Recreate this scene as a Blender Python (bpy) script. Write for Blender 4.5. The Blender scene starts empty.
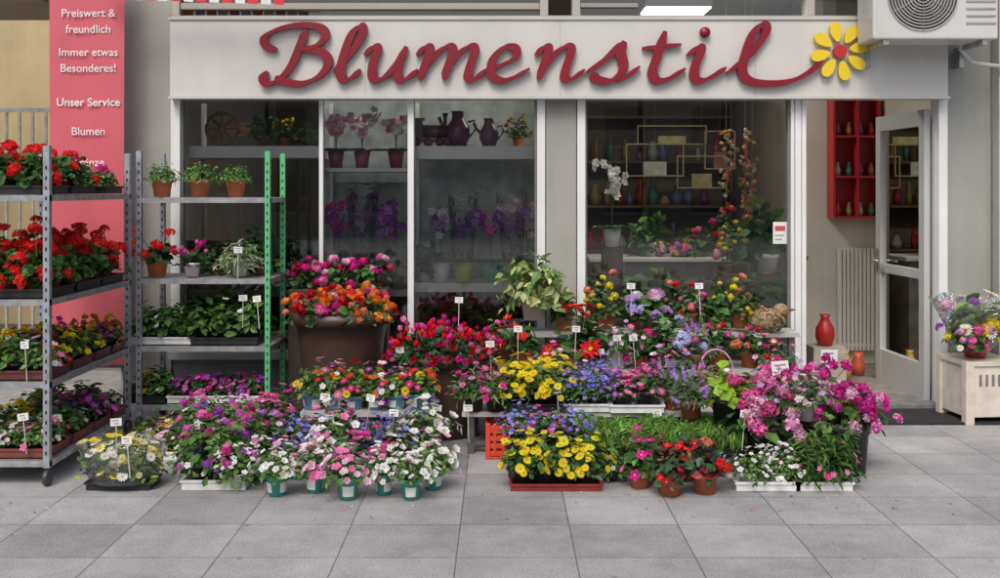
import bpy, math, random
import numpy as np
from mathutils import Vector
random.seed(5)
F=1050.0; CH=1.6; HY=190.0
def wx(px,Y): return (px-500.0)*Y/F
def wz(py,Y): return CH-(py-HY)*Y/F
def dep(py,z=0.0): return F*(CH-z)/(py-HY)
YF=7.72
sc=bpy.context.scene
# ---------------------------------------------------------------- materials
MATS={}
def newmat(n):
    m=bpy.data.materials.new(n); m.use_nodes=True; nt=m.node_tree; nt.nodes.clear()
    o=nt.nodes.new('ShaderNodeOutputMaterial'); MATS[n]=m; return m,nt,o
def colmat(n,rough=.5,metal=0.,spec=.5,nscale=8.,namt=.25,bump=0.,bscale=60.,trans=0.,streak=0.):
    m,nt,o=newmat(n); N=nt.nodes; L=nt.links
    a=N.new('ShaderNodeAttribute'); a.attribute_name='Col'
    tc=N.new('ShaderNodeTexCoord')
    no=N.new('ShaderNodeTexNoise'); no.inputs['Scale'].default_value=nscale; no.inputs['Detail'].default_value=6
    L.new(tc.outputs['Object'],no.inputs['Vector'])
    mr=N.new('ShaderNodeMapRange'); mr.inputs['From Min'].default_value=.3; mr.inputs['From Max'].default_value=.7
    mr.inputs['To Min'].default_value=1-namt; mr.inputs['To Max'].default_value=1+namt*.6
    L.new(no.outputs['Fac'],mr.inputs['Value']); fac=mr.outputs[0]
    if streak>0:
        mp=N.new('ShaderNodeMapping'); mp.inputs['Scale'].default_value=(9,9,.5); L.new(tc.outputs['Object'],mp.inputs[0])
        n4=N.new('ShaderNodeTexNoise'); n4.inputs['Scale'].default_value=1.5; n4.inputs['Detail'].default_value=5; L.new(mp.outputs[0],n4.inputs['Vector'])
        m4=N.new('ShaderNodeMapRange'); m4.inputs[1].default_value=.3; m4.inputs[2].default_value=.6; m4.inputs[3].default_value=1-streak; m4.inputs[4].default_value=1.; L.new(n4.outputs[0],m4.inputs[0])
        mu=N.new('ShaderNodeMath'); mu.operation='MULTIPLY'; L.new(fac,mu.inputs[0]); L.new(m4.outputs[0],mu.inputs[1]); fac=mu.outputs[0]
    vm=N.new('ShaderNodeVectorMath'); vm.operation='SCALE'
    L.new(a.outputs['Color'],vm.inputs[0]); L.new(fac,vm.inputs['Scale'])
    p=N.new('ShaderNodeBsdfPrincipled'); p.inputs['Roughness'].default_value=rough; p.inputs['Metallic'].default_value=metal
    p.inputs['Specular IOR Level'].default_value=spec
    L.new(vm.outputs[0],p.inputs['Base Color'])
    if bump>0:
        n2=N.new('ShaderNodeTexNoise'); n2.inputs['Scale'].default_value=bscale; n2.inputs['Detail'].default_value=5
        L.new(tc.outputs['Object'],n2.inputs['Vector'])
        b=N.new('ShaderNodeBump'); b.inputs['Strength'].default_value=bump; b.inputs['Distance'].default_value=.01
        L.new(n2.outputs['Fac'],b.inputs['Height']); L.new(b.outputs[0],p.inputs['Normal'])
    if trans>0:
        t=N.new('ShaderNodeBsdfTranslucent'); L.new(vm.outputs[0],t.inputs['Color'])
        mx=N.new('ShaderNodeMixShader'); mx.inputs[0].default_value=trans
        L.new(p.outputs[0],mx.inputs[1]); L.new(t.outputs[0],mx.inputs[2]); L.new(mx.outputs[0],o.inputs[0])
    else: L.new(p.outputs[0],o.inputs[0])
colmat('leaf',rough=.42,spec=.4,nscale=25,namt=.25,trans=.2)
colmat('petal',rough=.6,spec=.2,nscale=40,namt=.12,trans=.28)
colmat('plastic',rough=.4,nscale=12,namt=.15,bump=.05)
colmat('matte',rough=.85,spec=.2,nscale=9,namt=.3,bump=.3,bscale=90)
colmat('clay',rough=.8,spec=.2,nscale=14,namt=.25,bump=.15,bscale=120)
colmat('soil',rough=1,spec=.1,nscale=60,namt=.5,bump=1,bscale=150)
colmat('wallm',rough=.85,spec=.25,nscale=1.6,namt=.16,bump=.2,bscale=90,streak=.06)
colmat('paint',rough=.35,nscale=2.2,namt=.08,bump=.03,bscale=20,streak=.03)
colmat('metal',rough=.38,metal=.7,nscale=18,namt=.3,bump=.1,bscale=60)
colmat('wood',rough=.6,nscale=7,namt=.35,bump=.2,bscale=50)
colmat('wicker',rough=.8,nscale=70,namt=.6,bump=.8,bscale=90)
def glassmat(n,ior,rough,bump=0,bs=10,tint=(.95,.975,.97,1),haze=0):
    m,nt,o=newmat(n); N=nt.nodes; L=nt.links
    t=N.new('ShaderNodeBsdfTransparent'); t.inputs[0].default_value=tint
    g=N.new('ShaderNodeBsdfGlossy'); g.inputs['Roughness'].default_value=rough
    f=N.new('ShaderNodeFresnel'); f.inputs[0].default_value=ior
    mx=N.new('ShaderNodeMixShader'); L.new(f.outputs[0],mx.inputs[0]); L.new(t.outputs[0],mx.inputs[1]); L.new(g.outputs[0],mx.inputs[2]); out=mx
    if haze:
        d=N.new('ShaderNodeBsdfDiffuse'); d.inputs[0].default_value=(.8,.8,.82,1); m2=N.new('ShaderNodeMixShader'); m2.inputs[0].default_value=haze
        L.new(mx.outputs[0],m2.inputs[1]); L.new(d.outputs[0],m2.inputs[2]); out=m2
    L.new(out.outputs[0],o.inputs[0])
    if bump:
        tc=N.new('ShaderNodeTexCoord'); n2=N.new('ShaderNodeTexNoise'); n2.inputs['Scale'].default_value=bs; n2.inputs['Detail'].default_value=3
        L.new(tc.outputs['Object'],n2.inputs['Vector']); b=N.new('ShaderNodeBump'); b.inputs['Strength'].default_value=bump; b.inputs['Distance'].default_value=.06
        L.new(n2.outputs['Fac'],b.inputs['Height']); L.new(b.outputs[0],g.inputs['Normal']); L.new(b.outputs[0],f.inputs['Normal'])
glassmat('glass',1.95,.0)
glassmat('cello',1.75,.1,1.0,16,(.97,.97,.97,1),.04)
m,nt,o=newmat('lamp'); e=nt.nodes.new('ShaderNodeEmission'); e.inputs[0].default_value=(1,.97,.92,1); e.inputs[1].default_value=6; nt.links.new(e.outputs[0],o.inputs[0])
# paving
m,nt,o=newmat('paving'); N=nt.nodes; L=nt.links
tc=N.new('ShaderNodeTexCoord'); mp=N.new('ShaderNodeMapping'); mp.inputs['Location'].default_value=(.19,-.07,0); L.new(tc.outputs['Object'],mp.inputs[0])
br=N.new('ShaderNodeTexBrick'); br.offset=0; br.squash=1
for k,v in (('Scale',1.),('Brick Width',.52),('Row Height',.45),('Mortar Size',.0035),('Mortar Smooth',.5),('Bias',0.)): br.inputs[k].default_value=v
br.inputs['Color1'].default_value=(.30,.299,.305,1); br.inputs['Color2'].default_value=(.415,.41,.412,1); br.inputs['Mortar'].default_value=(.15,.15,.148,1)
L.new(mp.outputs[0],br.inputs['Vector'])
n1=N.new('ShaderNodeTexNoise'); n1.inputs['Scale'].default_value=1.1; n1.inputs['Detail'].default_value=10; n1.inputs['Roughness'].default_value=.78; L.new(tc.outputs['Object'],n1.inputs['Vector'])
n2=N.new('ShaderNodeTexNoise'); n2.inputs['Scale'].default_value=110; n2.inputs['Detail'].default_value=3; L.new(tc.outputs['Object'],n2.inputs['Vector'])
n3=N.new('ShaderNodeTexVoronoi'); n3.inputs['Scale'].default_value=4.5; L.new(tc.outputs['Object'],n3.inputs['Vector'])
r1=N.new('ShaderNodeMapRange'); r1.inputs[1].default_value=.3; r1.inputs[2].default_value=.7; r1.inputs[3].default_value=.6; r1.inputs[4].default_value=1.3; L.new(n1.outputs[0],r1.inputs[0])
r2=N.new('ShaderNodeMapRange'); r2.inputs[1].default_value=.3; r2.inputs[2].default_value=.7; r2.inputs[3].default_value=.72; r2.inputs[4].default_value=1.24; L.new(n2.outputs[0],r2.inputs[0])
r3=N.new('ShaderNodeMapRange'); r3.inputs[1].default_value=.03; r3.inputs[2].default_value=.08; r3.inputs[3].default_value=.6; r3.inputs[4].default_value=1.0; L.new(n3.outputs['Distance'],r3.inputs[0])
mm=N.new('ShaderNodeMath'); mm.operation='MULTIPLY'; L.new(r1.outputs[0],mm.inputs[0]); L.new(r2.outputs[0],mm.inputs[1])
m3=N.new('ShaderNodeMath'); m3.operation='MULTIPLY'; L.new(mm.outputs[0],m3.inputs[0]); L.new(r3.outputs[0],m3.inputs[1])
vs=N.new('ShaderNodeVectorMath'); vs.operation='SCALE'; L.new(br.outputs['Color'],vs.inputs[0]); L.new(m3.outputs[0],vs.inputs['Scale'])
p=N.new('ShaderNodeBsdfPrincipled'); p.inputs['Roughness'].default_value=.7; p.inputs['Specular IOR Level'].default_value=.3
L.new(vs.outputs[0],p.inputs['Base Color'])
ad=N.new('ShaderNodeMath'); ad.operation='SUBTRACT'; L.new(n2.outputs[0],ad.inputs[0]); L.new(br.outputs['Fac'],ad.inputs[1])
bu=N.new('ShaderNodeBump'); bu.inputs['Strength'].default_value=.5; bu.inputs['Distance'].default_value=.006; L.new(ad.outputs[0],bu.inputs['Height']); L.new(bu.outputs[0],p.inputs['Normal'])
L.new(p.outputs[0],o.inputs[0])
# ---------------------------------------------------------------- mesh builder
class MB:
    def __init__(s): s.v=[];s.c=[];s.f=[];s.m=[];s.sm=[];s.n=0;s.mats=[]
    def mi(s,n):
        if n not in s.mats: s.mats.append(n)
        return s.mats.index(n)
    def add(s,v,f,c,mat,smooth=False):
        v=np.asarray(v,float).reshape(-1,3); c=np.asarray(c,float)
        if c.ndim==1: c=np.tile(c,(len(v),1))
        s.v.append(v); s.c.append(c); n=s.n; k=s.mi(mat)
        s.f.extend([tuple(i+n for i in q) for q in f]); s.m.extend([k]*len(f)); s.sm.extend([smooth]*len(f)); s.n+=len(v)
    def box(s,x0,x1,y0,y1,z0,z1,c=(.5,.5,.5),mat='matte'):
        v=[(x0,y0,z0),(x1,y0,z0),(x1,y1,z0),(x0,y1,z0),(x0,y0,z1),(x1,y0,z1),(x1,y1,z1),(x0,y1,z1)]
        s.add(v,[(0,3,2,1),(4,5,6,7),(0,1,5,4),(1,2,6,5),(2,3,7,6),(3,0,4,7)],c,mat)
    def lathe(s,prof,o,c,mat,seg=20,smooth=True):
        v=[];f=[]
        for r,z in prof:
            for i in range(seg):
                a=2*math.pi*i/seg; v.append((o[0]+r*math.cos(a),o[1]+r*math.sin(a),o[2]+z))
        for k in range(len(prof)-1):
            for i in range(seg):
                j=(i+1)%seg; f.append((k*seg+i,k*seg+j,(k+1)*seg+j,(k+1)*seg+i))
        s.add(v,f,c,mat,smooth)
    def disc(s,o,r,c,mat,seg=16): s.add([(o[0]+r*math.cos(2*math.pi*i/seg),o[1]+r*math.sin(2*math.pi*i/seg),o[2]) for i in range(seg)],[tuple(range(seg))],c,mat)
    def tube(s,pts,r,c,mat,seg=6):
        pts=[Vector(p) for p in pts]; v=[];f=[]
        for i,p in enumerate(pts):
            t=(pts[min(i+1,len(pts)-1)]-pts[max(i-1,0)]).normalized()
            a=Vector((0,0,1)) if abs(t.z)<.9 else Vector((1,0,0))
            x=t.cross(a).normalized(); y=t.cross(x)
            for k in range(seg):
                an=2*math.pi*k/seg; v.append(tuple(p+x*r*math.cos(an)+y*r*math.sin(an)))
        for i in range(len(pts)-1):
            for k in range(seg):
                j=(k+1)%seg; f.append((i*seg+k,i*seg+j,(i+1)*seg+j,(i+1)*seg+k))
        f.append(tuple(range(seg))); f.append(tuple(range((len(pts)-1)*seg,len(pts)*seg)))
        s.add(v,f,c,mat,True)
    def inst(s,T,pos,Y,Z,sca,col,mat,cen=None):
        tv,tf,sh,cf=T; n=len(pos)
        if n==0: return
        Z=nrm(Z); X=nrm(np.cross(Y,Z)); Y=np.cross(Z,X); sca=np.broadcast_to(np.asarray(sca,float),(n,))
        V=pos[:,None,:]+sca[:,None,None]*(tv[None,:,0:1]*X[:,None,:]+tv[None,:,1:2]*Y[:,None,:]+tv[None,:,2:3]*Z[:,None,:])
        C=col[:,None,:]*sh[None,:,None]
        if cen is not None: C[:,cf>0]=np.asarray(cen)
        k=len(tv); F_=[]
        for i in range(n):
            F_.extend([tuple(a+i*k for a in q) for q in tf])
        s.add(V.reshape(-1,3),F_,np.clip(C,0,.95).reshape(-1,3),mat)
    def mesh(s,name):
        me=bpy.data.meshes.new(name); v=np.concatenate(s.v); me.from_pydata(v.tolist(),[],s.f)
        for n in s.mats: me.materials.append(MATS[n])
        me.polygons.foreach_set('material_index',s.m); me.polygons.foreach_set('use_smooth',s.sm)
        at=me.color_attributes.new('Col','FLOAT_COLOR','POINT'); c=np.concatenate(s.c)
        at.data.foreach_set('color',np.concatenate([c,np.ones((len(c),1))],1).ravel()); me.update(); return me
    def obj(s,name,parent=None,loc=(0,0,0),bevel=0,rz=0):
        o=link(name,s.mesh(name),parent,loc,rz)
        if bevel:
            b=o.modifiers.new('bevel','BEVEL'); b.width=bevel; b.segments=2; b.limit_method='ANGLE'
        return o
def nrm(a): return a/np.maximum(np.linalg.norm(a,axis=-1,keepdims=True),1e-9)
def link(name,data,parent=None,loc=(0,0,0),rz=0):
    o=bpy.data.objects.new(name,data); sc.collection.objects.link(o); o.location=loc; o.rotation_euler=(0,0,rz)
    if parent: o.parent=parent
    return o
def empty(name,loc=(0,0,0)):
    o=bpy.data.objects.new(name,None); sc.collection.objects.link(o); o.location=loc; o.empty_display_size=.1; return o
# ---------------------------------------------------------------- templates (verts, faces, shade, centreflag)
def TT(v,f,sh=None,cf=None):
    v=np.array(v,float); return (v,f,np.ones(len(v)) if sh is None else np.array(sh,float),np.zeros(len(v)) if cf is None else np.array(cf))
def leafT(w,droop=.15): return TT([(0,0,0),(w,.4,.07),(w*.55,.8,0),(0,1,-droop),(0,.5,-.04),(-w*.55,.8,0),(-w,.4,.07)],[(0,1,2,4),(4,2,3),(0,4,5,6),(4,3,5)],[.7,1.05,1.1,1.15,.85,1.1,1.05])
T_leaf=leafT(.3); T_nar=leafT(.1,.25); T_wide=leafT(.42)
def roundT():
    v=[(0,.45,-.06)]; f=[]; k=9
    for i in range(k):
        a=-math.pi/2+2*math.pi*(i+.5)/k; v.append((.52*math.cos(a),.5+.5*math.sin(a),.07*(1 if i%2 else -1)+.05))
    for i in range(k-1): f.append((0,i+1,i+2))
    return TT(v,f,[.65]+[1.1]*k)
T_round=roundT()
def flowT(n,w=.9,cup=.2,cr=.16,dark=.75,inner=.5):
    v=[];f=[];sh=[];cf=[]
    for i in range(n):
        a=2*math.pi*i/n; d=math.pi/n*w; b=len(v)
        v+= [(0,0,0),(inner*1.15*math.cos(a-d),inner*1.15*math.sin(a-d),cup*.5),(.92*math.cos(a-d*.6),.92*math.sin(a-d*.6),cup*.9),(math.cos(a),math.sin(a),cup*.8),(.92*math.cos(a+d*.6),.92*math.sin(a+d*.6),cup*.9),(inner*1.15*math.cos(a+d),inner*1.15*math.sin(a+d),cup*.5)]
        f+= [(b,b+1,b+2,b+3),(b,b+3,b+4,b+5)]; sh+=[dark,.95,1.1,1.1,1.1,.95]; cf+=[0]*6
    if cr:
        b=len(v); k=6
        for i in range(k): v.append((cr*math.cos(i*2*math.pi/k),cr*math.sin(i*2*math.pi/k),.08+cup*.2)); sh.append(1); cf.append(1)
        v.append((0,0,.16+cup*.2)); sh.append(1.1); cf.append(1)
        f+=[(b+i,b+(i+1)%k,b+k) for i in range(k)]
    return TT(v,f,sh,cf)
T_f5=flowT(5,1.0,.25); T_f4=flowT(4,.9,.15,0); T_daisy=flowT(12,.9,.12,.3); T_pansy=flowT(5,1.15,.1,.22,.35); T_trump=flowT(5,1.2,.5,.14,.6)
def merge(parts):
    v=[];f=[];s=[];c=[];n=0
    for a,b,d,e in parts:
        v.append(a); f+=[tuple(i+n for i in q) for q in b]; s.append(d); c.append(e); n+=len(a)
    return (np.concatenate(v),f,np.concatenate(s),np.concatenate(c))
def orient(T,pos,z,sca,rs,shade=1):
    z=np.array(z,float); z/=np.linalg.norm(z); h=rs.normal(size=3); x=np.cross(h,z); x/=np.linalg.norm(x); y=np.cross(z,x)
    v=np.array(pos)+sca*(T[0][:,0:1]*x+T[0][:,1:2]*y+T[0][:,2:3]*z); return (v,T[1],T[2]*shade,T[3])
def umbelT(k,seed,base=T_f4,fs=.34,lo=-.2):
    rs=np.random.RandomState(seed); P=[]
    for i in range(k):
        s=lo+(1-lo)*(i+.5)/k; a=i*2.39996; c=math.sqrt(max(0,1-s*s)); d=np.array([c*math.cos(a),c*math.sin(a),s])
        P.append(orient(base,d*rs.uniform(.68,.92)*np.array([1,1,.75]),d+rs.normal(size=3)*.25,fs*rs.uniform(.85,1.15),rs,rs.uniform(.8,1.1)))
    return merge(P)
T_umb=[umbelT(20,i) for i in range(3)]
def peonyT(seed,k=34):
    rs=np.random.RandomState(seed); P=[]
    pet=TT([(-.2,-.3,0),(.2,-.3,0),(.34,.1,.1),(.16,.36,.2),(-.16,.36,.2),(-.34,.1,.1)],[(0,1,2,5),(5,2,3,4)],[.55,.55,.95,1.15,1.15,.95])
    for i in range(k):
        s=-.35+1.35*(i+.5)/k; a=i*2.39996; c=math.sqrt(max(0,1-s*s)); d=np.array([c*math.cos(a),c*math.sin(a),s])
        z=d+rs.normal(size=3)*.25; z/=np.linalg.norm(z); up=np.array([0,0,1])+rs.normal(size=3)*.35; x=np.cross(up,z); x/=np.linalg.norm(x); y=np.cross(z,x)
        r=rs.uniform(.55,.9); v=d*r+(pet[0][:,0:1]*x+pet[0][:,1:2]*y+pet[0][:,2:3]*z); P.append((v,pet[1],pet[2]*rs.uniform(.75,1.1),pet[3]))
    return merge(P)
T_peo=[peonyT(i) for i in range(3)]
def carnT(seed,k=46):
    rs=np.random.RandomState(seed); P=[]
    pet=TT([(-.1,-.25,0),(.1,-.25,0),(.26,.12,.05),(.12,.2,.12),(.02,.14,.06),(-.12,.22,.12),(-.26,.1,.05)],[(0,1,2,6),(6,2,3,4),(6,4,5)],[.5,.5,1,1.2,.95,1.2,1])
    for i in range(k):
        s=-.3+1.3*(i+.5)/k; a=i*2.39996; c=math.sqrt(max(0,1-s*s)); d=np.array([c*math.cos(a),c*math.sin(a),s])
        z=d+rs.normal(size=3)*.5; z/=np.linalg.norm(z); up=np.array([0,0,1])+rs.normal(size=3)*.6; x=np.cross(up,z); x/=np.linalg.norm(x); y=np.cross(z,x)
        v=d*rs.uniform(.5,.95)+(pet[0][:,0:1]*x+pet[0][:,1:2]*y+pet[0][:,2:3]*z); P.append((v,pet[1],pet[2]*rs.uniform(.7,1.15),pet[3]))
    return merge(P)
T_carn=[carnT(i) for i in range(3)]
def spikeT(seed):
    rs=np.random.RandomState(seed); P=[]
    for i in range(16):
        a=i*2.4; z=i/16.; P.append(orient(T_f4,(.12*math.cos(a),.12*math.sin(a),z),(math.cos(a),math.sin(a),.4),.17*(1.1-.6*z),rs))
    return merge(P)
T_spike=[spikeT(0)]
def cyclT():
    v=[];f=[];sh=[]
    for i in range(5):
        a=2*math.pi*i/5; b=len(v)
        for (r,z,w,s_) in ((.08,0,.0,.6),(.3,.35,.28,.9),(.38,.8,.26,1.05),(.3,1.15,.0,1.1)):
            for sg in (-1,1):
                v.append((r*math.cos(a)-sg*w*math.sin(a),r*math.sin(a)+sg*w*math.cos(a),z)); sh.append(s_)
        f+=[(b,b+1,b+3,b+2),(b+2,b+3,b+5,b+4),(b+4,b+5,b+7,b+6)]
    return TT(v,f,sh)
T_cyc=cyclT()
def starT(n,w,seed):
    rs=np.random.RandomState(seed); P=[]
    for i in range(n):
        a=2*math.pi*i/n+rs.uniform(-.15,.15); L_=rs.uniform(.7,1); el=rs.uniform(-.1,.45)
        T=leafT(w); y=np.array([math.cos(a)*math.cos(el),math.sin(a)*math.cos(el),math.sin(el)]); z=np.array([-math.cos(a)*math.sin(el),-math.sin(a)*math.sin(el),math.cos(el)]); x=np.cross(y,z)
        P.append((L_*(T[0][:,0:1]*x+T[0][:,1:2]*y+T[0][:,2:3]*z),T[1],T[2]*rs.uniform(.8,1.1),T[3]))
    c=flowT(4,.9,.1,.3); P.append((c[0]*.18+np.array([0,0,.08]),c[1],c[2],np.ones(len(c[2])))); return merge(P)
T_star=[starT(9,.24,i) for i in range(2)]
T_anth=merge([leafT(.48,-.05), (np.array([(-.03,.3,.02),(.03,.3,.02),(.03,.6,.3),(-.03,.6,.3),(0,.33,.1),(0,.62,.36)]),[(0,1,2,3),(1,4,5,2),(4,0,3,5)],np.ones(6),np.ones(6))])
# ---------------------------------------------------------------- colours
red=(.78,.012,.015); dred=(.45,.008,.02); mag=(.7,.02,.28); pink=(.87,.2,.45); lpink=(.9,.52,.68); purp=(.34,.05,.48); lil=(.55,.32,.72); blue=(.14,.16,.72)
yel=(.92,.7,.02); ora=(.9,.18,.02); wht=(.88,.88,.86); sal=(.88,.27,.17)
def gm(L,k=1.35): return [tuple(a*k for a in c) for c in L]
G1=gm([(.045,.12,.025),(.07,.16,.035),(.035,.09,.02)],1.25); G2=gm([(.1,.2,.04),(.14,.25,.05),(.07,.15,.03)],1.25); G3=gm([(.03,.08,.03),(.045,.1,.04)],1.2)
GV=[(.28,.38,.11),(.55,.58,.27),(.14,.26,.07),(.4,.47,.18)]; GL=[(.32,.48,.04),(.24,.4,.03)]; GG=gm([(.12,.2,.1),(.17,.24,.14)],1.2)
TC=(.46,.15,.07); BK=(.02,.02,.022); TEAL=(.07,.42,.35); WT=(.78,.78,.77)
K={}
def kd(n,pot,w,h,leaf,ls,ln,lc,fl=(),up=.5,lo=-.2,stem=0,frad=(.95,1.15),zo=0.): K[n]=dict(pot=pot,w=w,h=h,leaf=leaf,ls=ls,ln=ln,lc=lc,fl=fl,up=up,lo=lo,stem=stem,frad=frad,zo=zo)
P9=(.06,.045,.1)
kd('geranium_red',P9+(TC,),.14,.15,T_round,.062,110,G1,[(T_umb,.046,8,[red,(.85,.03,.02)],None)],frad=(1.05,1.5))
kd('geranium_mag',P9+(TC,),.14,.15,T_round,.062,110,G1,[(T_umb,.045,7,[mag],None)],frad=(1.05,1.45))
kd('geranium_sal',P9+(TC,),.14,.15,T_round,.062,100,G1,[(T_umb,.045,6,[sal,ora],None)],frad=(1.05,1.45))
kd('thyme',P9+(TC,),.1,.09,T_leaf,.022,420,[(.13,.28,.06),(.19,.38,.09),(.09,.19,.05)])
PT=(.056,.042,.115,TEAL)
kd('petunia',PT,.13,.13,T_leaf,.035,170,G1+G2,[([T_trump],.024,48,[wht,lpink,pink,wht],(.6,.5,.1))],lo=-.12)
kd('petunia_w',PT,.13,.12,T_leaf,.035,170,G2,[([T_trump],.022,46,[wht,wht,(.8,.85,.65)],(.6,.6,.1))],lo=-.12)
kd('petunia_p',PT,.13,.12,T_leaf,.035,170,G2,[([T_trump],.024,42,[lpink,pink,(.85,.35,.6),wht],(.8,.7,.4))],lo=-.12)
kd('petunia_m',PT,.13,.13,T_leaf,.035,160,G1,[([T_trump],.025,36,[mag,pink,mag],(.7,.6,.3))],lo=-.12)
kd('verbena',P9+(BK,),.15,.17,T_leaf,.042,230,G2+G1,[(T_umb,.024,13,[mag,purp,pink,(.62,.08,.5)],None),([T_f5],.017,6,[wht],(.6,.5,.1))],lo=-.35)
kd('verbena_v',P9+(BK,),.15,.16,T_leaf,.042,220,G2+G1,[(T_umb,.023,11,[purp,lil,(.45,.1,.62)],None),([T_f5],.017,12,[wht,lpink],(.6,.5,.1))],lo=-.35)
kd('bacopa',(.05,.04,.07,WT),.13,.11,T_leaf,.028,230,G2,[([T_f5],.015,60,[wht],(.7,.6,.1))],lo=-.5)
kd('lobelia',P9+(BK,),.12,.12,T_leaf,.026,240,G1+G2,[([T_f4],.013,100,[blue,(.2,.16,.75),lil,(.25,.3,.8)],None)],lo=-.4)
kd('bedding_y',(.04,.03,.06,BK),.08,.09,T_leaf,.035,100,G1,[([T_f5],.02,18,[yel,(.85,.55,.01)],(.6,.2,.02))])
kd('bedding_r',(.04,.03,.06,BK),.08,.08,T_wide,.035,100,G1,[([T_f5],.02,14,[red,dred],(.7,.6,.05))])
kd('bedding_p',(.04,.03,.06,BK),.08,.08,T_leaf,.032,100,G1,[([T_f5],.019,24,[mag,purp,(.6,.06,.5),(.75,.15,.6)],(.7,.6,.3))])
kd('bedding_k',(.04,.03,.06,BK),.08,.08,T_leaf,.032,100,G2,[([T_f5],.02,14,[pink,wht,lpink],(.7,.6,.1))])
kd('bedding_w',(.04,.03,.06,BK),.08,.08,T_leaf,.032,110,G2,[([T_f5],.017,12,[wht],(.7,.6,.1))])
kd('bedding_g',(.04,.03,.06,BK),.085,.13,T_leaf,.05,110,G1+G2,[([T_f5],.014,3,[wht],(.7,.6,.1))])
kd('marigold',(.04,.03,.06,BK),.08,.1,T_nar,.045,110,G1,[(T_carn,.024,8,[ora,yel,(.85,.3,.01)],None)])
kd('yellow_d',(.055,.042,.09,BK),.11,.13,T_leaf,.04,130,G1,[([T_daisy],.022,44,[yel,(.92,.75,.04)],(.65,.35,.02))])
kd('bellis',(.05,.04,.085,(.16,.36,.62)),.1,.12,T_leaf,.042,110,G1+G2,[([T_daisy],.022,9,[wht,pink,mag,red],(.8,.6,.05)),([T_daisy],.022,9,[yel,red,ora],(.4,.2,.02))],lo=-.05)
kd('bellis2',(.05,.04,.085,(.2,.45,.65)),.1,.12,T_leaf,.042,110,G1+G2,[([T_daisy],.021,9,[mag,purp,pink],(.8,.6,.05)),([T_f5],.022,6,[wht,red,wht],(.8,.7,.05))],lo=-.05)
kd('dianthus',P9+(BK,),.13,.12,T_nar,.06,260,GG+G2,[([T_daisy],.019,40,[pink,mag,(.8,.3,.55)],(.4,.02,.15))])
kd('purple_d',P9+(BK,),.12,.1,T_leaf,.035,150,G1,[([T_daisy],.018,46,[(.72,.1,.48),purp,mag,pink],(.7,.5,.2))])
kd('lavender',P9+(TC,),.1,.13,T_nar,.06,220,GG,[(T_spike,.05,20,[(.4,.26,.6),lil],None)],stem=1,frad=(1.0,1.3))
kd('impatiens',(.065,.05,.1,TC),.11,.14,T_wide,.055,110,G3+[(.16,.06,.04)],[([T_f5],.024,13,[red,dred,sal],(.9,.7,.3))],frad=(.95,1.2))
kd('impatiens_p',(.065,.05,.1,TC),.11,.14,T_wide,.055,110,G1,[([T_f5],.027,17,[mag,pink],(.9,.7,.3))],frad=(.95,1.2))
kd('impatiens_m',(.065,.05,.1,TC),.11,.15,T_wide,.055,100,G3+[(.25,.02,.04)],[(T_umb,.03,6,[red,sal],None)],frad=(1.0,1.25))
kd('kalanchoe',P9+(TC,),.1,.12,T_wide,.055,80,G3,[(T_umb,.032,9,[red,(.8,.05,.02)],None)],frad=(1.05,1.5))
kd('cyclamen_p',P9+((.75,.6,.7),),.1,.09,T_round,.05,60,G3,[([T_cyc],.034,18,[mag,pink,(.6,.02,.4)],None)],frad=(1.05,1.5))
kd('fern_var',P9+((.5,.5,.45),),.15,.16,T_nar,.07,260,[(.35,.45,.23),(.6,.65,.5),(.17,.32,.1)],lo=-.3)
kd('ivy_var',(.08,.06,.13,(.55,.5,.42)),.2,.22,T_leaf,.08,230,GV,lo=-.3,up=.2)
kd('ivy',P9+(TC,),.15,.2,T_wide,.045,200,G1,lo=-.6)
kd('leafy',(.08,.06,.13,(.3,.1,.05)),.17,.26,T_wide,.11,90,G1,up=.3)
kd('leafy_b',(.08,.06,.13,WT),.16,.32,T_leaf,.16,60,G1+G2,up=.2)
kd('anthurium',(.08,.06,.13,TC),.14,.2,T_leaf,.11,44,G3+G1,[([T_anth],.085,10,[red,(.65,.01,.02)],(.8,.7,.2))],frad=(1.0,1.35),stem=1)
kd('poinsettia',(.08,.06,.13,TC),.15,.2,T_leaf,.1,80,G3+G1,[(T_star,.075,8,[red,(.65,.02,.04)],(.7,.6,.05))],frad=(1.0,1.25))
kd('hydrangea',(.085,.06,.14,(.3,.01,.02)),.19,.2,T_wide,.085,110,G1,[(T_umb,.055,9,[(.8,.36,.6),lil,(.5,.5,.82),wht],None)],frad=(.95,1.15))
kd('roses_y',(.07,.055,.12,TC),.15,.2,T_leaf,.05,170,G1,[(T_peo,.026,16,[yel,(.92,.78,.1),yel,sal],None)],frad=(.95,1.25))
kd('roses_p',(.07,.055,.12,TC),.15,.18,T_leaf,.05,170,G1,[(T_peo,.025,16,[pink,mag,sal,red],None)],frad=(.95,1.25))
kd('white_mix',(.07,.055,.12,WT),.15,.16,T_leaf,.045,160,G1+GG,[([T_f5],.02,32,[wht,lil,pink,lpink],(.8,.7,.1))],frad=(.95,1.2))
kd('lime',(.1,.08,.2,BK),.15,.14,T_wide,.075,150,GL,lo=-.3)
kd('begonia_o',None,.15,.13,T_wide,.07,80,G1,[(T_peo,.032,17,[ora,sal,red,(.92,.3,.05)],None)])
kd('roses_red',None,.15,.15,T_wide,.06,70,G1,[(T_peo,.036,19,[pink,mag,(.65,.03,.12),dred,lpink],None)])
kd('cyclamen_r',None,.15,.13,T_round,.055,130,G3,[([T_cyc],.038,30,[red,mag,(.65,.01,.06)],None)],frad=(1.0,1.4))
kd('cyclamen_m',None,.15,.13,T_round,.055,130,G3,[([T_cyc],.038,32,[mag,pink,dred,red],None)],frad=(1.0,1.4))
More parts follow.
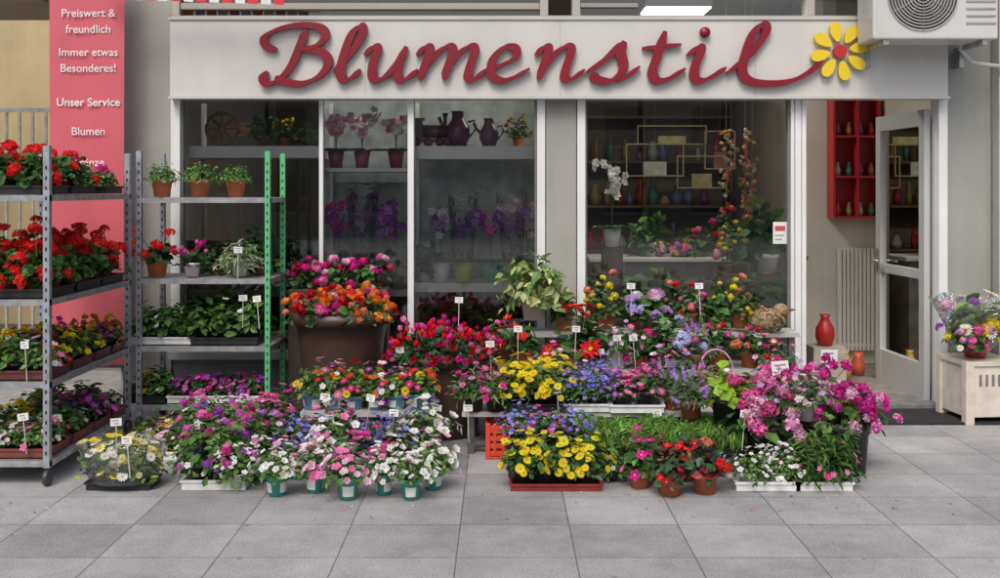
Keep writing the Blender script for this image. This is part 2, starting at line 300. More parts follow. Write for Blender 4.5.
kd('peony',(.12,.1,.27,BK),.21,.18,T_leaf,.1,80,G1,[(T_carn,.046,48,[(.92,.26,.55),(.9,.16,.44),lpink,(.84,.1,.36),(.93,.38,.64)],None)],lo=-.15,frad=(.85,1.08))
kd('carnation',(.12,.1,.27,BK),.2,.17,T_leaf,.09,90,G1+G2,[(T_carn,.033,62,[(.82,.04,.36),(.8,.08,.46),(.66,.02,.32),(.92,.24,.6),lpink],None)],lo=-.1,frad=(.85,1.1))
kd('green_mag',(.05,.04,.07,WT),.14,.22,T_nar,.08,300,G1+G2,[([T_f5],.018,16,[mag,pink],(.7,.6,.3))],lo=-.2)
kd('herb_mat',(.04,.03,.05,BK),.085,.07,T_nar,.06,330,[(.17,.34,.06),(.22,.42,.08),(.12,.25,.05)],up=.0)
kd('bouquet',None,.19,.15,T_leaf,.09,90,G1+G2,[(T_peo,.04,9,[pink,lpink,yel],None),([T_daisy],.042,9,[wht,(.8,.1,.3)],yel),(T_umb,.03,8,[purp,yel,lil],None)])
kd('wrap_mix',(.1,.08,.09,BK),.16,.16,T_leaf,.055,150,G2+GL,[([T_daisy],.03,36,[yel,(.92,.85,.35),wht,yel],(.7,.45,.05))],lo=-.3,frad=(1.,1.2))
def rnd(rs,n,s=1): return rs.normal(size=(n,3))*s
def pick(rs,cols,n,var=.22):
    c=np.array(cols)[rs.randint(0,len(cols),n)]; return c*rs.uniform(1-var,1+var,(n,1))
def plant(B,kind,o,seed,pot=True,scale=1.,potcol=None):
    k=K[kind]; rs=np.random.RandomState(seed); o=np.array(o,float); ph=0
    if k['pot'] and pot:
        rt,rb,h,c=k['pot']; rt*=scale;rb*=scale;h*=scale; c=potcol or c; ph=h*.92
        mt='clay' if c==TC else 'plastic'
        B.lathe([(0,.002),(rb,.002),(rb+(rt-rb)*.78,h*.78),(rt*1.05,h*.79),(rt*1.08,h),(rt*.98,h),(rt*.95,h*.9),(0,h*.9)],o,c,mt,18)
        B.disc((o[0],o[1],o[2]+h*.915),rt*.95,(.035,.022,.015),'soil',14)
        if c==TEAL or (c[2]>.6 and c[0]<.25):
            for a0 in (0,2.09,4.19):
                n=6; v=[];f=[]
                for i in range(n):
                    a=a0-.6+1.2*i/(n-1)
                    for zz in (.2,.66):
                        r=rb+(rt-rb)*zz+.0025; v.append((o[0]+r*math.cos(a),o[1]+r*math.sin(a),o[2]+h*zz))
                for i in range(n-1): f.append((2*i,2*i+2,2*i+3,2*i+1))
                B.add(v,f,(.72,.76,.72),'paint')
    w,h=k['w']*scale,k['h']*scale; c0=o+np.array([0,0,ph+h*.12+k['zo']])
    n=int(k['ln']*1.15); s=rs.uniform(k['lo'],1,n); th=rs.uniform(0,6.283,n); c=np.sqrt(1-s*s)
    ph1,ph2=rs.uniform(0,6,2); lump=lambda t,s_:1+.17*np.sin(3*t+ph1)+.13*np.sin(5*t+ph2+4*s_)
    d=np.stack([c*np.cos(th),c*np.sin(th),s],1)
    rad=rs.uniform(.12,1,n)**.45*lump(th,s)
    pos=c0+d*rad[:,None]*np.array([w,w,h])
    Y=nrm(d*np.array([1,1,.6])+np.array([0,0,.25])+rnd(rs,n,.45)); Z=d*.6+np.array([0,0,k['up']])+rnd(rs,n,.35)
    if kind=='herb_mat': Y=nrm(d*.4+np.array([0,0,1.])+rnd(rs,n,.25)); Z=d+rnd(rs,n,.4)
    dk=(.6+.42*rad)[:,None]  # shade inside the crown painted into the leaf colour
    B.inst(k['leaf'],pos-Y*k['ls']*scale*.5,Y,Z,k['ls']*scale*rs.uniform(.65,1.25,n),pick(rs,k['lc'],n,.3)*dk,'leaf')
    for i in range(5):
        a=rs.uniform(0,6.28); B.tube([o+np.array([0,0,ph]),c0+np.array([w*.35*math.cos(a),w*.35*math.sin(a),h*.5])],.0025,(.08,.12,.04),'leaf',4)
    for (Ts,fs,fn,cols,cen) in k['fl']:
        fn=max(1,int(fn*rs.uniform(.8,1.15))); s=1-rs.uniform(0,1,fn)**1.1*(1.0-max(k['lo'],-.15)); th=rs.uniform(0,6.283,fn); c=np.sqrt(np.maximum(0,1-s*s))
        d=np.stack([c*np.cos(th),c*np.sin(th),s],1); fr=rs.uniform(*k['frad'],fn)*lump(th,s)
        pos=c0+d*np.array([w,w,h])*fr[:,None]
        Z=nrm(d*.8+np.array([0,0,.5])+rnd(rs,fn,.28)); col=pick(rs,cols,fn,.15); g=rs.randint(0,len(Ts),fn)
        isl=Ts[0] is T_anth
        for gi,T in enumerate(Ts):
            q=g==gi; k_=int(q.sum())
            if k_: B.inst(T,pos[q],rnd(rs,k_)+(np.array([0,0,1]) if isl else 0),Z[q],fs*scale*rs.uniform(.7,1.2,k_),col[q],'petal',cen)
        if fs>.03 or k['stem']:
            for i in range(fn): B.tube([c0+(pos[i]-c0)*.4,pos[i]],.0022,(.1,.16,.05),'leaf',4)
CACHE={}
def pmesh(kind,var,potcol=None):
    key=(kind,var,potcol)
    if key not in CACHE:
        B=MB(); plant(B,kind,(0,0,0),var*31+sum(map(ord,kind)),potcol=potcol); CACHE[key]=B.mesh('plant_'+kind)
    return CACHE[key]
cnt=[0]
def put(name,kind,X,Y,z=0,sc_=1.,potcol=None,par=None):
    cnt[0]+=1; o=link(name,pmesh(kind,cnt[0]%3,potcol),par,(X,Y,z),random.uniform(0,6.28)); sc_*=random.uniform(.92,1.08); o.scale=(sc_,sc_,sc_*random.uniform(.93,1.07)); return o
def pg(name,kind,px,py,z=0,sc_=1.,potcol=None):
    Y=dep(py,z); return put(name,kind,wx(px,Y),Y,z,sc_,potcol)
def traybox(B,w,d,h,c,ox=0,oy=0,z=0,mat='plastic'):
    t=.006; x0,x1,y0,y1=ox-w/2,ox+w/2,oy-d/2,oy+d/2
    B.box(x0,x1,y0,y1,z+.002,z+.01,c,mat)
    for a in ((x0,x1,y0,y0+t),(x0,x1,y1-t,y1),(x0,x0+t,y0+t,y1-t),(x1-t,x1,y0+t,y1-t)): B.box(*a,z+.01,z+h,c,mat)
    B.box(x0-.008,x1+.008,y0-.008,y0-.0005,z+h-.012,z+h+.001,c,mat); B.box(x0-.008,x0-.0005,y0,y1,z+h-.012,z+h+.001,c,mat); B.box(x1+.0005,x1+.008,y0,y1,z+h-.012,z+h+.001,c,mat)
def tray(name,kinds,nx,ny,sp,X,Y,z=0,c=BK,h=.05,scale=1.,rz=0,seed=None):
    B=MB(); cnt[0]+=1; rs=random.Random(seed or cnt[0]*7)
    traybox(B,nx*sp+.02,ny*sp+.02,h,c)
    for j in range(ny):
        for i in range(nx):
            kk=kinds[(i+j*nx)%len(kinds)] if len(kinds)>1 and rs.random()<.6 else rs.choice(kinds)
            plant(B,kk,((i-(nx-1)/2)*sp,(j-(ny-1)/2)*sp,.012),rs.randint(0,9999),scale=scale*rs.uniform(.88,1.12))
    return B.obj(name,None,(X,Y,z),rz=rz)
def tg(name,kinds,nx,ny,sp,px,py,z=0,**k):
    d=ny*sp/2; Y=dep(py,z)+d; return tray(name,kinds,nx,ny,sp,wx(px,Y-d),Y,z,**k)
# ---------------------------------------------------------------- ground
B=MB(); B.add([(-120,-120,0),(120,-120,0),(120,120,0),(-120,120,0)],[(0,1,2,3)],(.3,.3,.3),'paving'); B.obj('pavement')
B=MB(); rs=np.random.RandomState(11); n=70
P=np.stack([rs.uniform(-2.6,2.8,n),5.55-np.abs(rs.normal(size=n))*.35,np.full(n,.006)],1)
B.inst(T_leaf,P,rnd(rs,n)*np.array([1,1,.02]),np.array([0,0,1])+rnd(rs,n,.15),rs.uniform(.008,.02,n),pick(rs,[mag,pink,wht,(.2,.14,.06),(.12,.2,.05),(.25,.18,.08)],n),'petal'); B.obj('fallen_petals')
# ---------------------------------------------------------------- building
bld=empty('flower_shop_building',(0,YF,0))
def fx(px): return (px-500)/136.0
def fz(py): return CH-(py-190)/136.0
WC=(.37,.37,.34); FR=(.8,.81,.8)
def bobj(B,name,bevel=0):
    o=B.obj(name,None,(0,0,0),bevel); o.parent=bld; o.location=(0,-YF,0); return o
B=MB()
B.box(fx(122),fx(171),YF,YF+.3,0,5.5,WC,'wallm')
B.box(fx(546),fx(576),YF-.02,YF+.3,0,2.3,WC,'wallm')
B.box(fx(947),fx(991),YF,YF+.3,0,5.5,(.34,.35,.32),'wallm')
B.box(fx(991)+.001,fx(991)+4,YF-.12,YF+.3,0,5.5,(.5,.48,.42),'wallm')
B.box(fx(171),fx(546),YF+.03,YF+.3,0,.42,(.3,.3,.29),'wallm')
B.box(fx(576),fx(806),YF+.03,YF+.3,0,.3,(.3,.3,.29),'wallm')
B.box(fx(171),fx(947),YF+.02,YF+.3,2.3,2.86,WC,'wallm')
B.box(fx(171),fx(947),YF-.02,YF+.3,3.3,5.5,(.33,.31,.28),'wallm')
B.box(-9,fx(30),YF+.02,YF+.3,3.03,5.5,(.3,.27,.22),'wallm')
B.box(fx(30),fx(122),YF+.02,YF+.3,3.2,5.5,(.3,.27,.22),'wallm')
bobj(B,'walls')
B=MB()
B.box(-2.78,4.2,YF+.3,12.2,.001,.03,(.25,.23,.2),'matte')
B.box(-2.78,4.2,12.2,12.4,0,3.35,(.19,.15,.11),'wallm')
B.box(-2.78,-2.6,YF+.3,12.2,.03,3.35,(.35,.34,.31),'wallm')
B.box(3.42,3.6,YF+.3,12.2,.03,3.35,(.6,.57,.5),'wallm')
B.box(-2.6,3.42,YF+.3,12.2,3.3,3.35,(.4,.37,.33),'wallm')
B.box(2.72,3.42,9.5,9.6,.03,3.3,(.68,.65,.59),'wallm')
B.box(2.64,2.715,9.5,12.2,.03,3.3,(.25,.21,.17),'wallm')
bobj(B,'room')
B=MB()
def fr(px0,px1,py0,py1,y0=YF-.03,y1=YF+.1,c=FR): B.box(fx(px0),fx(px1),y0,y1,fz(py1),fz(py0),c,'paint')
z_sillA=350; z_sillB=368
fr(172,181,94,z_sillA); fr(537,545,94,z_sillA); fr(181.2,536.8,94,99.5); fr(408,414,99.7,z_sillA-.2); fr(319,323,99.7,z_sillA-.2,YF,YF+.07); fr(172,545,z_sillA+.2,z_sillA+8,YF-.09,YF+.1)
fr(577,585,94,z_sillB); fr(790,805,94,407.5); fr(585.2,789.8,94,99.5); fr(577,789.8,z_sillB+.2,z_sillB+7,YF-.06,YF+.1)
fr(805.2,937,94,98.5); fr(937.2,946,94,407.5)
for a,b in ((181.2,183),(534.8,536.6)): fr(a,b,99.7,z_sillA-.4,YF,YF+.05,(.2,.2,.2))
for a,b in ((585.2,587),(787.8,789.6)): fr(a,b,99.7,z_sillB-.4,YF,YF+.05,(.2,.2,.2))
fr(793,794,100,407,YF-.033,YF-.0305,(.3,.3,.3)); fr(800,800.8,100,407,YF-.033,YF-.0305,(.3,.3,.3))
fr(172,946,16,20.3,YF-.02,YF+.1,(.45,.45,.42))
for a in (172,540,572,806,938): fr(a,a+8,-42,15.8,YF-.02,YF+.1,(.42,.4,.36))
fr(180.2,539.8,3,9,YF,YF+.06,(.36,.33,.29)); fr(580.2,638,3,7,YF,YF+.06,(.33,.3,.27))
bobj(B,'window_frames',.004)
B=MB()
for a,b,t,d in ((181,408,99,z_sillA),(414,537,99,z_sillA),(585,790,99,z_sillB),(180,540,-42,16),(580,806,-42,16),(814,938,-42,16)):
    B.add([(fx(a),YF+.04,fz(d)),(fx(b),YF+.04,fz(d)),(fx(b),YF+.04,fz(t)),(fx(a),YF+.04,fz(t))],[(0,1,2,3)],(1,1,1),'glass')
bobj(B,'window_glass')
B=MB(); DW=.88; c=(.5,.51,.51)
B.box(0,.09,0,.045,.02,2.2,c,'paint'); B.box(DW-.09,DW,0,.045,.02,2.2,c,'paint'); B.box(.09,DW-.09,.001,.044,2.08,2.2,c,'paint'); B.box(.09,DW-.09,.001,.044,.02,.3,c,'paint'); B.box(.09,DW-.09,.001,.044,.93,1.0,c,'paint')
B.add([(.09,.02,.3),(DW-.09,.02,.3),(DW-.09,.02,2.08),(.09,.02,2.08)],[(0,1,2,3)],(1,1,1),'glass')
B.tube([(DW-.05,-.01,1.02),(DW-.05,-.06,1.02),(DW-.17,-.06,1.02)],.009,(.5,.5,.5),'metal'); B.box(DW-.075,DW-.025,-.008,0,.93,1.12,(.45,.45,.45),'metal')
B.tube([(DW-.05,.05,1.02),(DW-.05,.1,1.02),(DW-.17,.1,1.02)],.009,(.5,.5,.5),'metal'); B.box(DW-.075,DW-.025,.046,.053,.93,1.12,(.45,.45,.45),'metal')
o=B.obj('door',None,(0,0,0),.003); o.parent=bld; o.location=(fx(935),.09,0); o.rotation_euler=(0,0,math.radians(93))
B=MB(); B.box(fx(806),fx(946),YF-.06,YF+.3,.001,.035,(.2,.2,.2),'matte'); bobj(B,'threshold',.004)
B=MB(); B.box(-9,-2.6,11.6,11.8,0,4.2,(.6,.48,.27),'wallm'); B.box(-9,-2.79,YF+.3,9.4,3.12,3.22,(.3,.25,.18),'wallm'); B.box(-2.86,-2.79,YF+.3,11.6,.002,3.1,(.6,.5,.32),'wallm')
B.box(-9,-2.87,11.57,11.599,0,.12,(.2,.17,.12),'wallm'); B.box(-6.2,-5.6,11.55,11.6,.13,2.1,(.33,.3,.25),'paint')
bobj(B,'passage_walls')
B=MB(); gy=9.2
for z in (.15,.95,wz(112,gy)): B.box(-6,-3.0,gy,gy+.03,z,z+.035,(.6,.6,.55),'metal')
for i in range(26): B.box(-5.95+i*.115,-5.93+i*.115,gy+.005,gy+.025,.186,wz(112,gy)-.001,(.6,.6,.55),'metal')
for x in (-6,-4.45,-3.0): B.box(x,x+.05,gy-.01,gy+.04,0,wz(108,gy),(.6,.6,.55),'metal')
B.obj('metal_gate')
# ---------------------------------------------------------------- sign
sg=empty('shop_sign',(0,YF,2.3)); YS=YF-.13
B=MB(); s_=F/YS
x0,x1=wx(170,YS),wx(948,YS); z0,z1=wz(96,YS),wz(20,YS)
B.box(x0,x1,YS,YF+.019,z0,z1,(.6,.59,.56),'paint')
B.box(x0-.012,x1+.012,YS-.012,YF+.015,z0-.02,z0-.001,(.55,.55,.53),'paint'); B.box(x0-.012,x1+.012,YS-.012,YF+.015,z1+.001,z1+.018,(.5,.5,.48),'paint')
for px in (365,560,755): B.box(wx(px,YS),wx(px,YS)+.003,YS-.0015,YS,z0,z1,(.35,.35,.33),'paint')
o=B.obj('panel'); o.parent=sg; o.location=(0,-YF,-2.3)
def crom(P,sub=9):
    P=[np.array(p,float) for p in P]; P=[2*P[0]-P[1]]+P+[2*P[-1]-P[-2]]; out=[]
    for i in range(1,len(P)-2):
        for k in range(sub):
            t=k/sub; a,b,c,d=P[i-1:i+3]; out.append(.5*((2*b)+(-a+c)*t+(2*a-5*b+4*c-d)*t*t+(-a+3*b-3*c+d)*t**3))
    out.append(P[-2]); return np.array(out)
LB=MB(); lay=[0]
LR=(.22,.005,.016)
def stroke(P,ox,wmin=1.4,wmax=5.1,nib=math.radians(25),sx=1.0):
    q=crom(P); q=np.stack([q[:,0]*sx+ox+.24*q[:,1],q[:,1]],1); n=len(q)
    t=np.gradient(q,axis=0); t/=np.maximum(np.linalg.norm(t,axis=1,keepdims=True),1e-6)
    ang=np.arctan2(t[:,1],t[:,0]); w=wmin+(wmax-wmin)*np.abs(np.sin(ang-nib))
    e=np.minimum(1,np.minimum(np.arange(n),np.arange(n)[::-1])/4.); w=w*(.45+.55*e)
    nn=np.stack([-t[:,1],t[:,0]],1); A=q+nn*w[:,None]; C=q-nn*w[:,None]; lay[0]+=1
    v=[];f=[]
    for i in range(n):
        yf=YS-.045-.0012*(lay[0]%4)-.00008*i
        for (p,y) in ((A[i],yf),(C[i],yf),(C[i],YS-.012),(A[i],YS-.012)): v.append((p[0]/s_+wx(0,YS),y,wz(80,YS)+p[1]/s_))
    for i in range(n-1):
        b=4*i
        for k in range(4): f.append((b+k,b+(k+1)%4,b+4+(k+1)%4,b+4+k))
    f+=[(3,2,1,0),(4*n-4,4*n-3,4*n-2,4*n-1)]
    LB.add(v,f,LR,'paint')
stroke([(33,50),(31,34),(27,14),(19,1),(8,-4),(2,2),(5,8)],262)
stroke([(9,30),(-2,33),(-6,42),(6,50),(26,54),(46,52),(54,44),(48,34),(32,29)],262,1.8,4.6)
stroke([(32,29),(52,28),(63,18),(58,4),(42,-4),(24,-2),(14,2)],262,1.8,4.9)
stroke([(0,8),(12,24),(20,44),(17,53),(10,46),(7,28),(7,10),(12,0),(20,2),(27,10)],332)
def arch(x): return [(x,10),(x+9,26),(x+18,33),(x+24,29),(x+23,12),(x+22,0)]
stroke([(-3,24),(4,32),(9,30),(8,14),(12,1),(22,2),(32,16),(38,32)],362); stroke([(37,33),(34,14),(37,1),(45,1),(54,10)],362)
stroke([(-3,24),(4,32),(9,30),(8,14),(6,0)],414); stroke(arch(8),414); stroke(arch(30)[:-1]+[(54,2),(61,1),(70,10)],414)
stroke([(-4,9),(10,14),(22,22),(20,31),(10,32),(2,20),(4,5),(14,-1),(25,2),(38,11)],486,1.5,4.9,math.radians(25),1.08)
stroke([(-3,24),(4,32),(9,30),(8,14),(6,0)],532); stroke(arch(8)[:-1]+[(32,2),(40,1),(50,10)],532)
stroke([(-8,7),(8,20),(20,35),(22,26),(28,10),(19,-1),(5,0),(-2,6)],592,1.8,5.4); stroke([(19,-1),(32,2),(44,13)],592)
stroke([(13,48),(11,24),(10,7),(17,-1),(28,1),(42,11)],640,1.8,5.4); stroke([(-6,31),(10,32),(32,35)],640,2.,3)
stroke([(-4,24),(6,32),(9,28),(7,12),(10,1),(18,-1),(28,4),(38,12)],684,1.8,5.2)
stroke([(-6,6),(12,24),(23,46),(19,55),(11,46),(8,26),(9,8),(18,-1),(36,-4),(58,-2),(74,6),(86,18)],730,1.9,4.9)
LB.lathe([(0,0),(.036,.0),(.038,.006),(.038,.03),(0,.03)],(0,0,0),LR,'paint',14)
vv=LB.v[-1]; LB.v[-1]=np.stack([vv[:,0]+wx(704,YS),YS-.015-vv[:,2],vv[:,1]+wz(33,YS)],1)
o=LB.obj('lettering',None,(0,0,0),0); o.parent=sg; o.location=(0,-YF,-2.3)
B=MB(); cx,cz=wx(838,YS),wz(52,YS)
for i in range(8):
    a=2*math.pi*i/8+.2; v=[];n=14
    for y in (YS-.05,YS-.02):
        for k in range(n):
            t=2*math.pi*k/n; u=.142+.072*math.cos(t); w=.035*math.sin(t)*(1.15+.35*math.cos(t)); v.append((cx+u*math.cos(a)-w*math.sin(a),y-.0007*(i%2),cz+u*math.sin(a)+w*math.cos(a)))
    B.add(v,[tuple(range(n))[::-1],tuple(range(n,2*n))]+[(k,(k+1)%n,n+(k+1)%n,n+k) for k in range(n)],(.8,.58,.03),'paint')
v=[];n=20
for y in (YS-.06,YS-.02):
    for k in range(n): t=2*math.pi*k/n; v.append((cx+.048*math.cos(t),y,cz+.048*math.sin(t)))
B.add(v,[tuple(range(n))[::-1],tuple(range(n,2*n))]+[(k,(k+1)%n,n+(k+1)%n,n+k) for k in range(n)],(.5,.03,.03),'paint')
o=B.obj('flower_emblem'); o.parent=sg; o.location=(0,-YF,-2.3)
# ---------------------------------------------------------------- banner
YB=7.45; bn=empty('advertising_banner',(wx(88,YB),YB,0))
B=MB(); nx=10; nz=16; x0,x1=wx(50,YB),wx(124,YB); z0,z1=.35,3.3; v=[];f=[]
for j in range(nz+1):
    for i in range(nx+1): v.append((x0+(x1-x0)*i/nx,YB+.008*math.sin(i*.9+j*.35),z0+(z1-z0)*j/nz))
for j in range(nz):
    for i in range(nx): a=j*(nx+1)+i; f.append((a,a+1,a+nx+2,a+nx+1))
B.add(v,f,(.62,.12,.15),'paint',True); B.tube([(x0-.02,YB,z1),(x1+.02,YB,z1)],.012,(.5,.5,.5),'metal'); B.tube([(x0-.02,YB,z0),(x1+.02,YB,z0)],.012,(.5,.5,.5),'metal')
for x in (x0+.02,x1-.02): B.tube([(x,YB+.03,0.0),(x,YB+.03,z1)],.012,(.5,.5,.5),'metal')
o=B.obj('cloth'); o.parent=bn; o.location=(-bn.location.x,-YB,0)
m,nt,oo=newmat('textwhite'); pp=nt.nodes.new('ShaderNodeBsdfPrincipled'); pp.inputs[0].default_value=(.75,.7,.68,1); nt.links.new(pp.outputs[0],oo.inputs[0])
def text(s,X,Y,Z,size,par,mat='textwhite',off=.0):
    cu=bpy.data.curves.new('text','FONT'); cu.body=s; cu.size=size; cu.align_x='CENTER'; cu.extrude=.0008; cu.offset=size*off
    cu.materials.append(MATS[mat]); o=bpy.data.objects.new('text_line',cu); sc.collection.objects.link(o); o.rotation_euler=(math.pi/2,0,0)
    o.parent=par; o.location=Vector((X,Y,Z))-par.location; return o
for s,py in (('Preiswert &',17),('freundlich',33),('Immer etwas',56),('Besonderes!',72),('Unser Service',106),('Blumen',135),('Kränze',166)):
    text(s,wx(89,YB),YB-.014,wz(py,YB),.08,bn,off=.008 if 'Unser' not in s else .02)
# ---------------------------------------------------------------- AC unit
ya=7.2; B=MB(); x0=wx(873,ya); x1=x0+.86; z0=wz(39,ya); z1=z0+.58
B.box(x0,x1,ya,ya+.32,z0,z1,(.6,.6,.57),'paint'); ac=B.obj('air_conditioner',None,(0,0,0),.012)
B=MB(); fcx,fcz=x0+.34,z0+.3
def ring(B,r,w,y,c,mat='plastic',n=40):
    v=[];f=[]
    for i in range(n):
        t=2*math.pi*i/n
        for rr,yy in ((r-w,y),(r+w,y),(r+w,y-.006),(r-w,y-.006)): v.append((fcx+rr*math.cos(t),yy,fcz+rr*math.sin(t)))
    for i in range(n):
        j=(i+1)%n
        for k in range(4): f.append((4*i+k,4*i+(k+1)%4,4*j+(k+1)%4,4*j+k))
    B.add(v,f,c,mat)
v=[(fcx+.24*math.cos(2*math.pi*i/40),ya-.002,fcz+.24*math.sin(2*math.pi*i/40)) for i in range(40)]; B.add(v,[tuple(range(40))[::-1]],(.05,.05,.05),'plastic')
for i in range(11): ring(B,.03+.021*i,.003,ya-.006,(.5,.5,.47))
for i in range(12):
    t=math.pi*i/6; B.tube([(fcx+.03*math.cos(t),ya-.012,fcz+.03*math.sin(t)),(fcx+.24*math.cos(t),ya-.012,fcz+.24*math.sin(t))],.003,(.5,.5,.47),'plastic',4)
for i in range(9): B.box(x0+.64,x0+.84,ya-.004,ya-.0005,z0+.1+i*.05,z0+.115+i*.05,(.3,.3,.29),'plastic')
o=B.obj('fan_grille'); o.parent=ac
B=MB()
for x in (x0+.08,x1-.1):
    B.box(x,x+.035,ya+.02,YF-.03,z0-.035,z0-.001,(.5,.5,.5),'metal'); B.box(x,x+.035,YF-.15 if x<x0+.2 else YF-.14,YF-.131 if x<x0+.2 else YF-.001,z0-.15,z0-.036,(.5,.5,.5),'metal')
o=B.obj('brackets'); o.parent=ac
B=MB(); B.tube([(x1-.1,ya+.3,z0+.1),(x1-.1,YF-.16,z0-.02),(x1-.02,YF-.16,z0-.12),(x1+.3,YF-.16,z0-.16)],.016,(.6,.6,.57),'plastic',8); B.tube([(fx(992),YF-.02,3.2),(fx(992),YF-.02,.05)],.014,(.5,.5,.47),'plastic',8); o=B.obj('pipe'); o.parent=ac
B=MB()
for i in range(14):
    x=-2.75+i*.09; B.add([(x,7.3,3.05-.004*i),(x+.085,7.3,3.05-.004*i),(x+.075,7.3,2.925-.003*i),(x+.01,7.3,2.93-.003*i)],[(0,1,2,3)],(.7,.03,.04) if i%2 else (.75,.75,.73),'paint')
B.tube([(-3.1,7.31,3.06),(-1.4,7.31,2.99)],.004,(.7,.7,.7),'plastic'); B.obj('bunting')
# ---------------------------------------------------------------- trolleys
def trolley(name,x0,x1,y0,y1,H,shelves,pc,right=None,shelfc=(.34,.34,.33)):
    B=MB(); w=.034
    for x in (x0,x1-w):
        for y in (y0,y1-w):
            c=right if (right and x>x0) else pc
            B.box(x,x+w,y,y+w,.1,H,c,'metal' if c is pc else 'paint')
            for k in range(int((H-.2)/.055)):
                B.box(x+.012,x+w-.012,y-.0012,y,.17+k*.055,.19+k*.055,(.03,.03,.03),'plastic')
            B.lathe([(0,0),(.04,0),(.045,.006),(.045,.024),(.04,.03),(0,.03)],(0,0,0),(.05,.05,.05),'plastic',14)
            vv=B.v[-1]; B.v[-1]=np.stack([vv[:,2]+x+.002,vv[:,0]+y+w/2,vv[:,1]+.046],1)
    for z in shelves:
        B.box(x0+.002,x1-.002,y0+w+.002,y1-w-.002,z-.03,z-.008,shelfc,'wood')
        B.box(x0,x1,y0+.004,y0+w,z-.035,z-.002,(.5,.51,.52),'metal'); B.box(x0,x1,y1-w,y1-.004,z-.035,z-.002,(.5,.51,.52),'metal')
        B.box(x0-.002,x0+.002,y0+w,y1-w,z-.035,z-.002,(.5,.51,.52),'metal'); B.box(x1-.002,x1+.003,y0+w,y1-w,z-.035,z-.002,(.5,.51,.52),'metal')
    return B.obj(name)
ST=(.5,.53,.58); RX=-2.43; RY0,RY1=5.66,6.92
trolley('plant_trolley',RX-.6,RX,RY0,RY1,1.84,(.14,.565,1.01,1.575),ST)
trolley('plant_trolley',-2.42,-1.53,6.98,7.5,1.86,(.17,.56,1.01,1.55),ST,(.12,.5,.22))
S=[.14,.565,1.01,1.575]; XC=RX-.3
for (y,kk) in ((5.88,['geranium_red']),(6.3,['geranium_red','geranium_mag'])):
    tray('tray_of_geraniums',kk,3,2,.17,XC-.03,y+0.0,S[3],scale=.84)
tray('tray_of_green_plants',['bedding_g'],4,2,.13,XC,6.7,S[3],scale=.8)
for y in (5.9,6.3,6.69): tray('tray_of_geraniums',['geranium_red'],3,2,.17,XC,y,S[2],scale=1.04)
for y,kk in ((5.86,['bedding_k','bedding_r','bedding_g']),(6.2,['bedding_p','bedding_y','bedding_k']),(6.52,['marigold','bedding_y','bedding_r']),(6.77,['marigold','bedding_p'])):
    tray('tray_of_bedding_flowers',kk,4,2,.13,XC,y,S[1],c=(.12,.03,.03),scale=1.1)
for y,kk in ((5.86,['bedding_w','bedding_r','bedding_k']),(6.2,['bedding_g','bedding_y','bedding_w']),(6.52,['bedding_y','bedding_p']),(6.77,['bedding_g','bedding_k'])):
    tray('tray_of_bedding_flowers',kk,4,2,.13,XC,y,S[0],c=(.2,.05,.04),scale=1.1)
Y2=7.16
for px in (162,200,236): put('potted_thyme','thyme',wx(px,Y2),Y2,1.55,1.12)
put('potted_kalanchoe','kalanchoe',wx(157,Y2),Y2,1.01,1.15); put('potted_cyclamen','cyclamen_p',wx(192,Y2),Y2,1.01,1.); put('potted_fern','fern_var',wx(240,Y2),Y2,1.01,1.05)
put('potted_ivy','ivy',wx(258,7.38),7.38,1.01,1.0); put('potted_ivy','ivy',wx(215,7.38),7.38,1.01,.8)
tray('tray_of_green_plants',['bedding_g'],3,2,.13,wx(165,Y2),7.2,.56,scale=1.25,c=WT); tray('tray_of_green_plants',['bedding_g'],3,2,.14,wx(228,Y2),7.2,.56,scale=1.5)
put('potted_geranium','geranium_sal',wx(155,7.35),7.35,.56,.8)
tray('tray_of_purple_flowers',['bedding_p'],5,2,.125,wx(220,7.15),7.17,.17,c=WT,scale=1.05); tray('tray_of_bedding_flowers',['bedding_y','bedding_g'],2,2,.13,wx(150,7.15),7.17,.17,scale=1.1)
# ---------------------------------------------------------------- big planters
def planter(name,px,Y,rt,z1,kinds,col=(.07,.042,.032)):
    X=wx(px,Y); g=MB()
    g.lathe([(0,.002),(rt*.68,.002),(rt*.74,z1*.3),(rt*.86,z1*.75),(rt*.93,z1*.9),(rt*1.02,z1*.9),(rt*1.03,z1),(rt*.93,z1),(rt*.9,z1*.93),(0,z1*.93)],(0,0,0),col,'plastic',36)
    g.disc((0,0,z1*.94),rt*.9,(.03,.02,.015),'soil',24); p=g.obj(name,None,(X,Y,0))
    B=MB(); rs=random.Random(int(px)); n=0
    for j,(rr,k) in enumerate(((0,1),(rt*.66,8))):
        for i in range(k):
            a=i*2*math.pi/k+.3; plant(B,kinds[(n)%len(kinds)] ,(rr*math.cos(a),rr*math.sin(a),z1*.95+(.03 if j==0 else 0)),rs.randint(0,9999),scale=rs.uniform(.9,1.1)); n+=1
    o=B.obj('flowers',p); return p
planter('flower_planter',342,7.15,.335,.78,['begonia_o','begonia_o','roses_red','begonia_o'])
pl=planter('flower_planter',446,6.9,.30,.53,['cyclamen_r','cyclamen_m','cyclamen_m'])
for px in (306,338,368): put('bucket_of_roses','roses_red',wx(px,7.48),7.48,.92,.95)
B=MB(); B.box(wx(290,7.45),wx(388,7.45),7.38,7.6,.001,.90,(.07,.05,.04),'wood'); B.obj('wooden_stand',None,(0,0,0),.006)
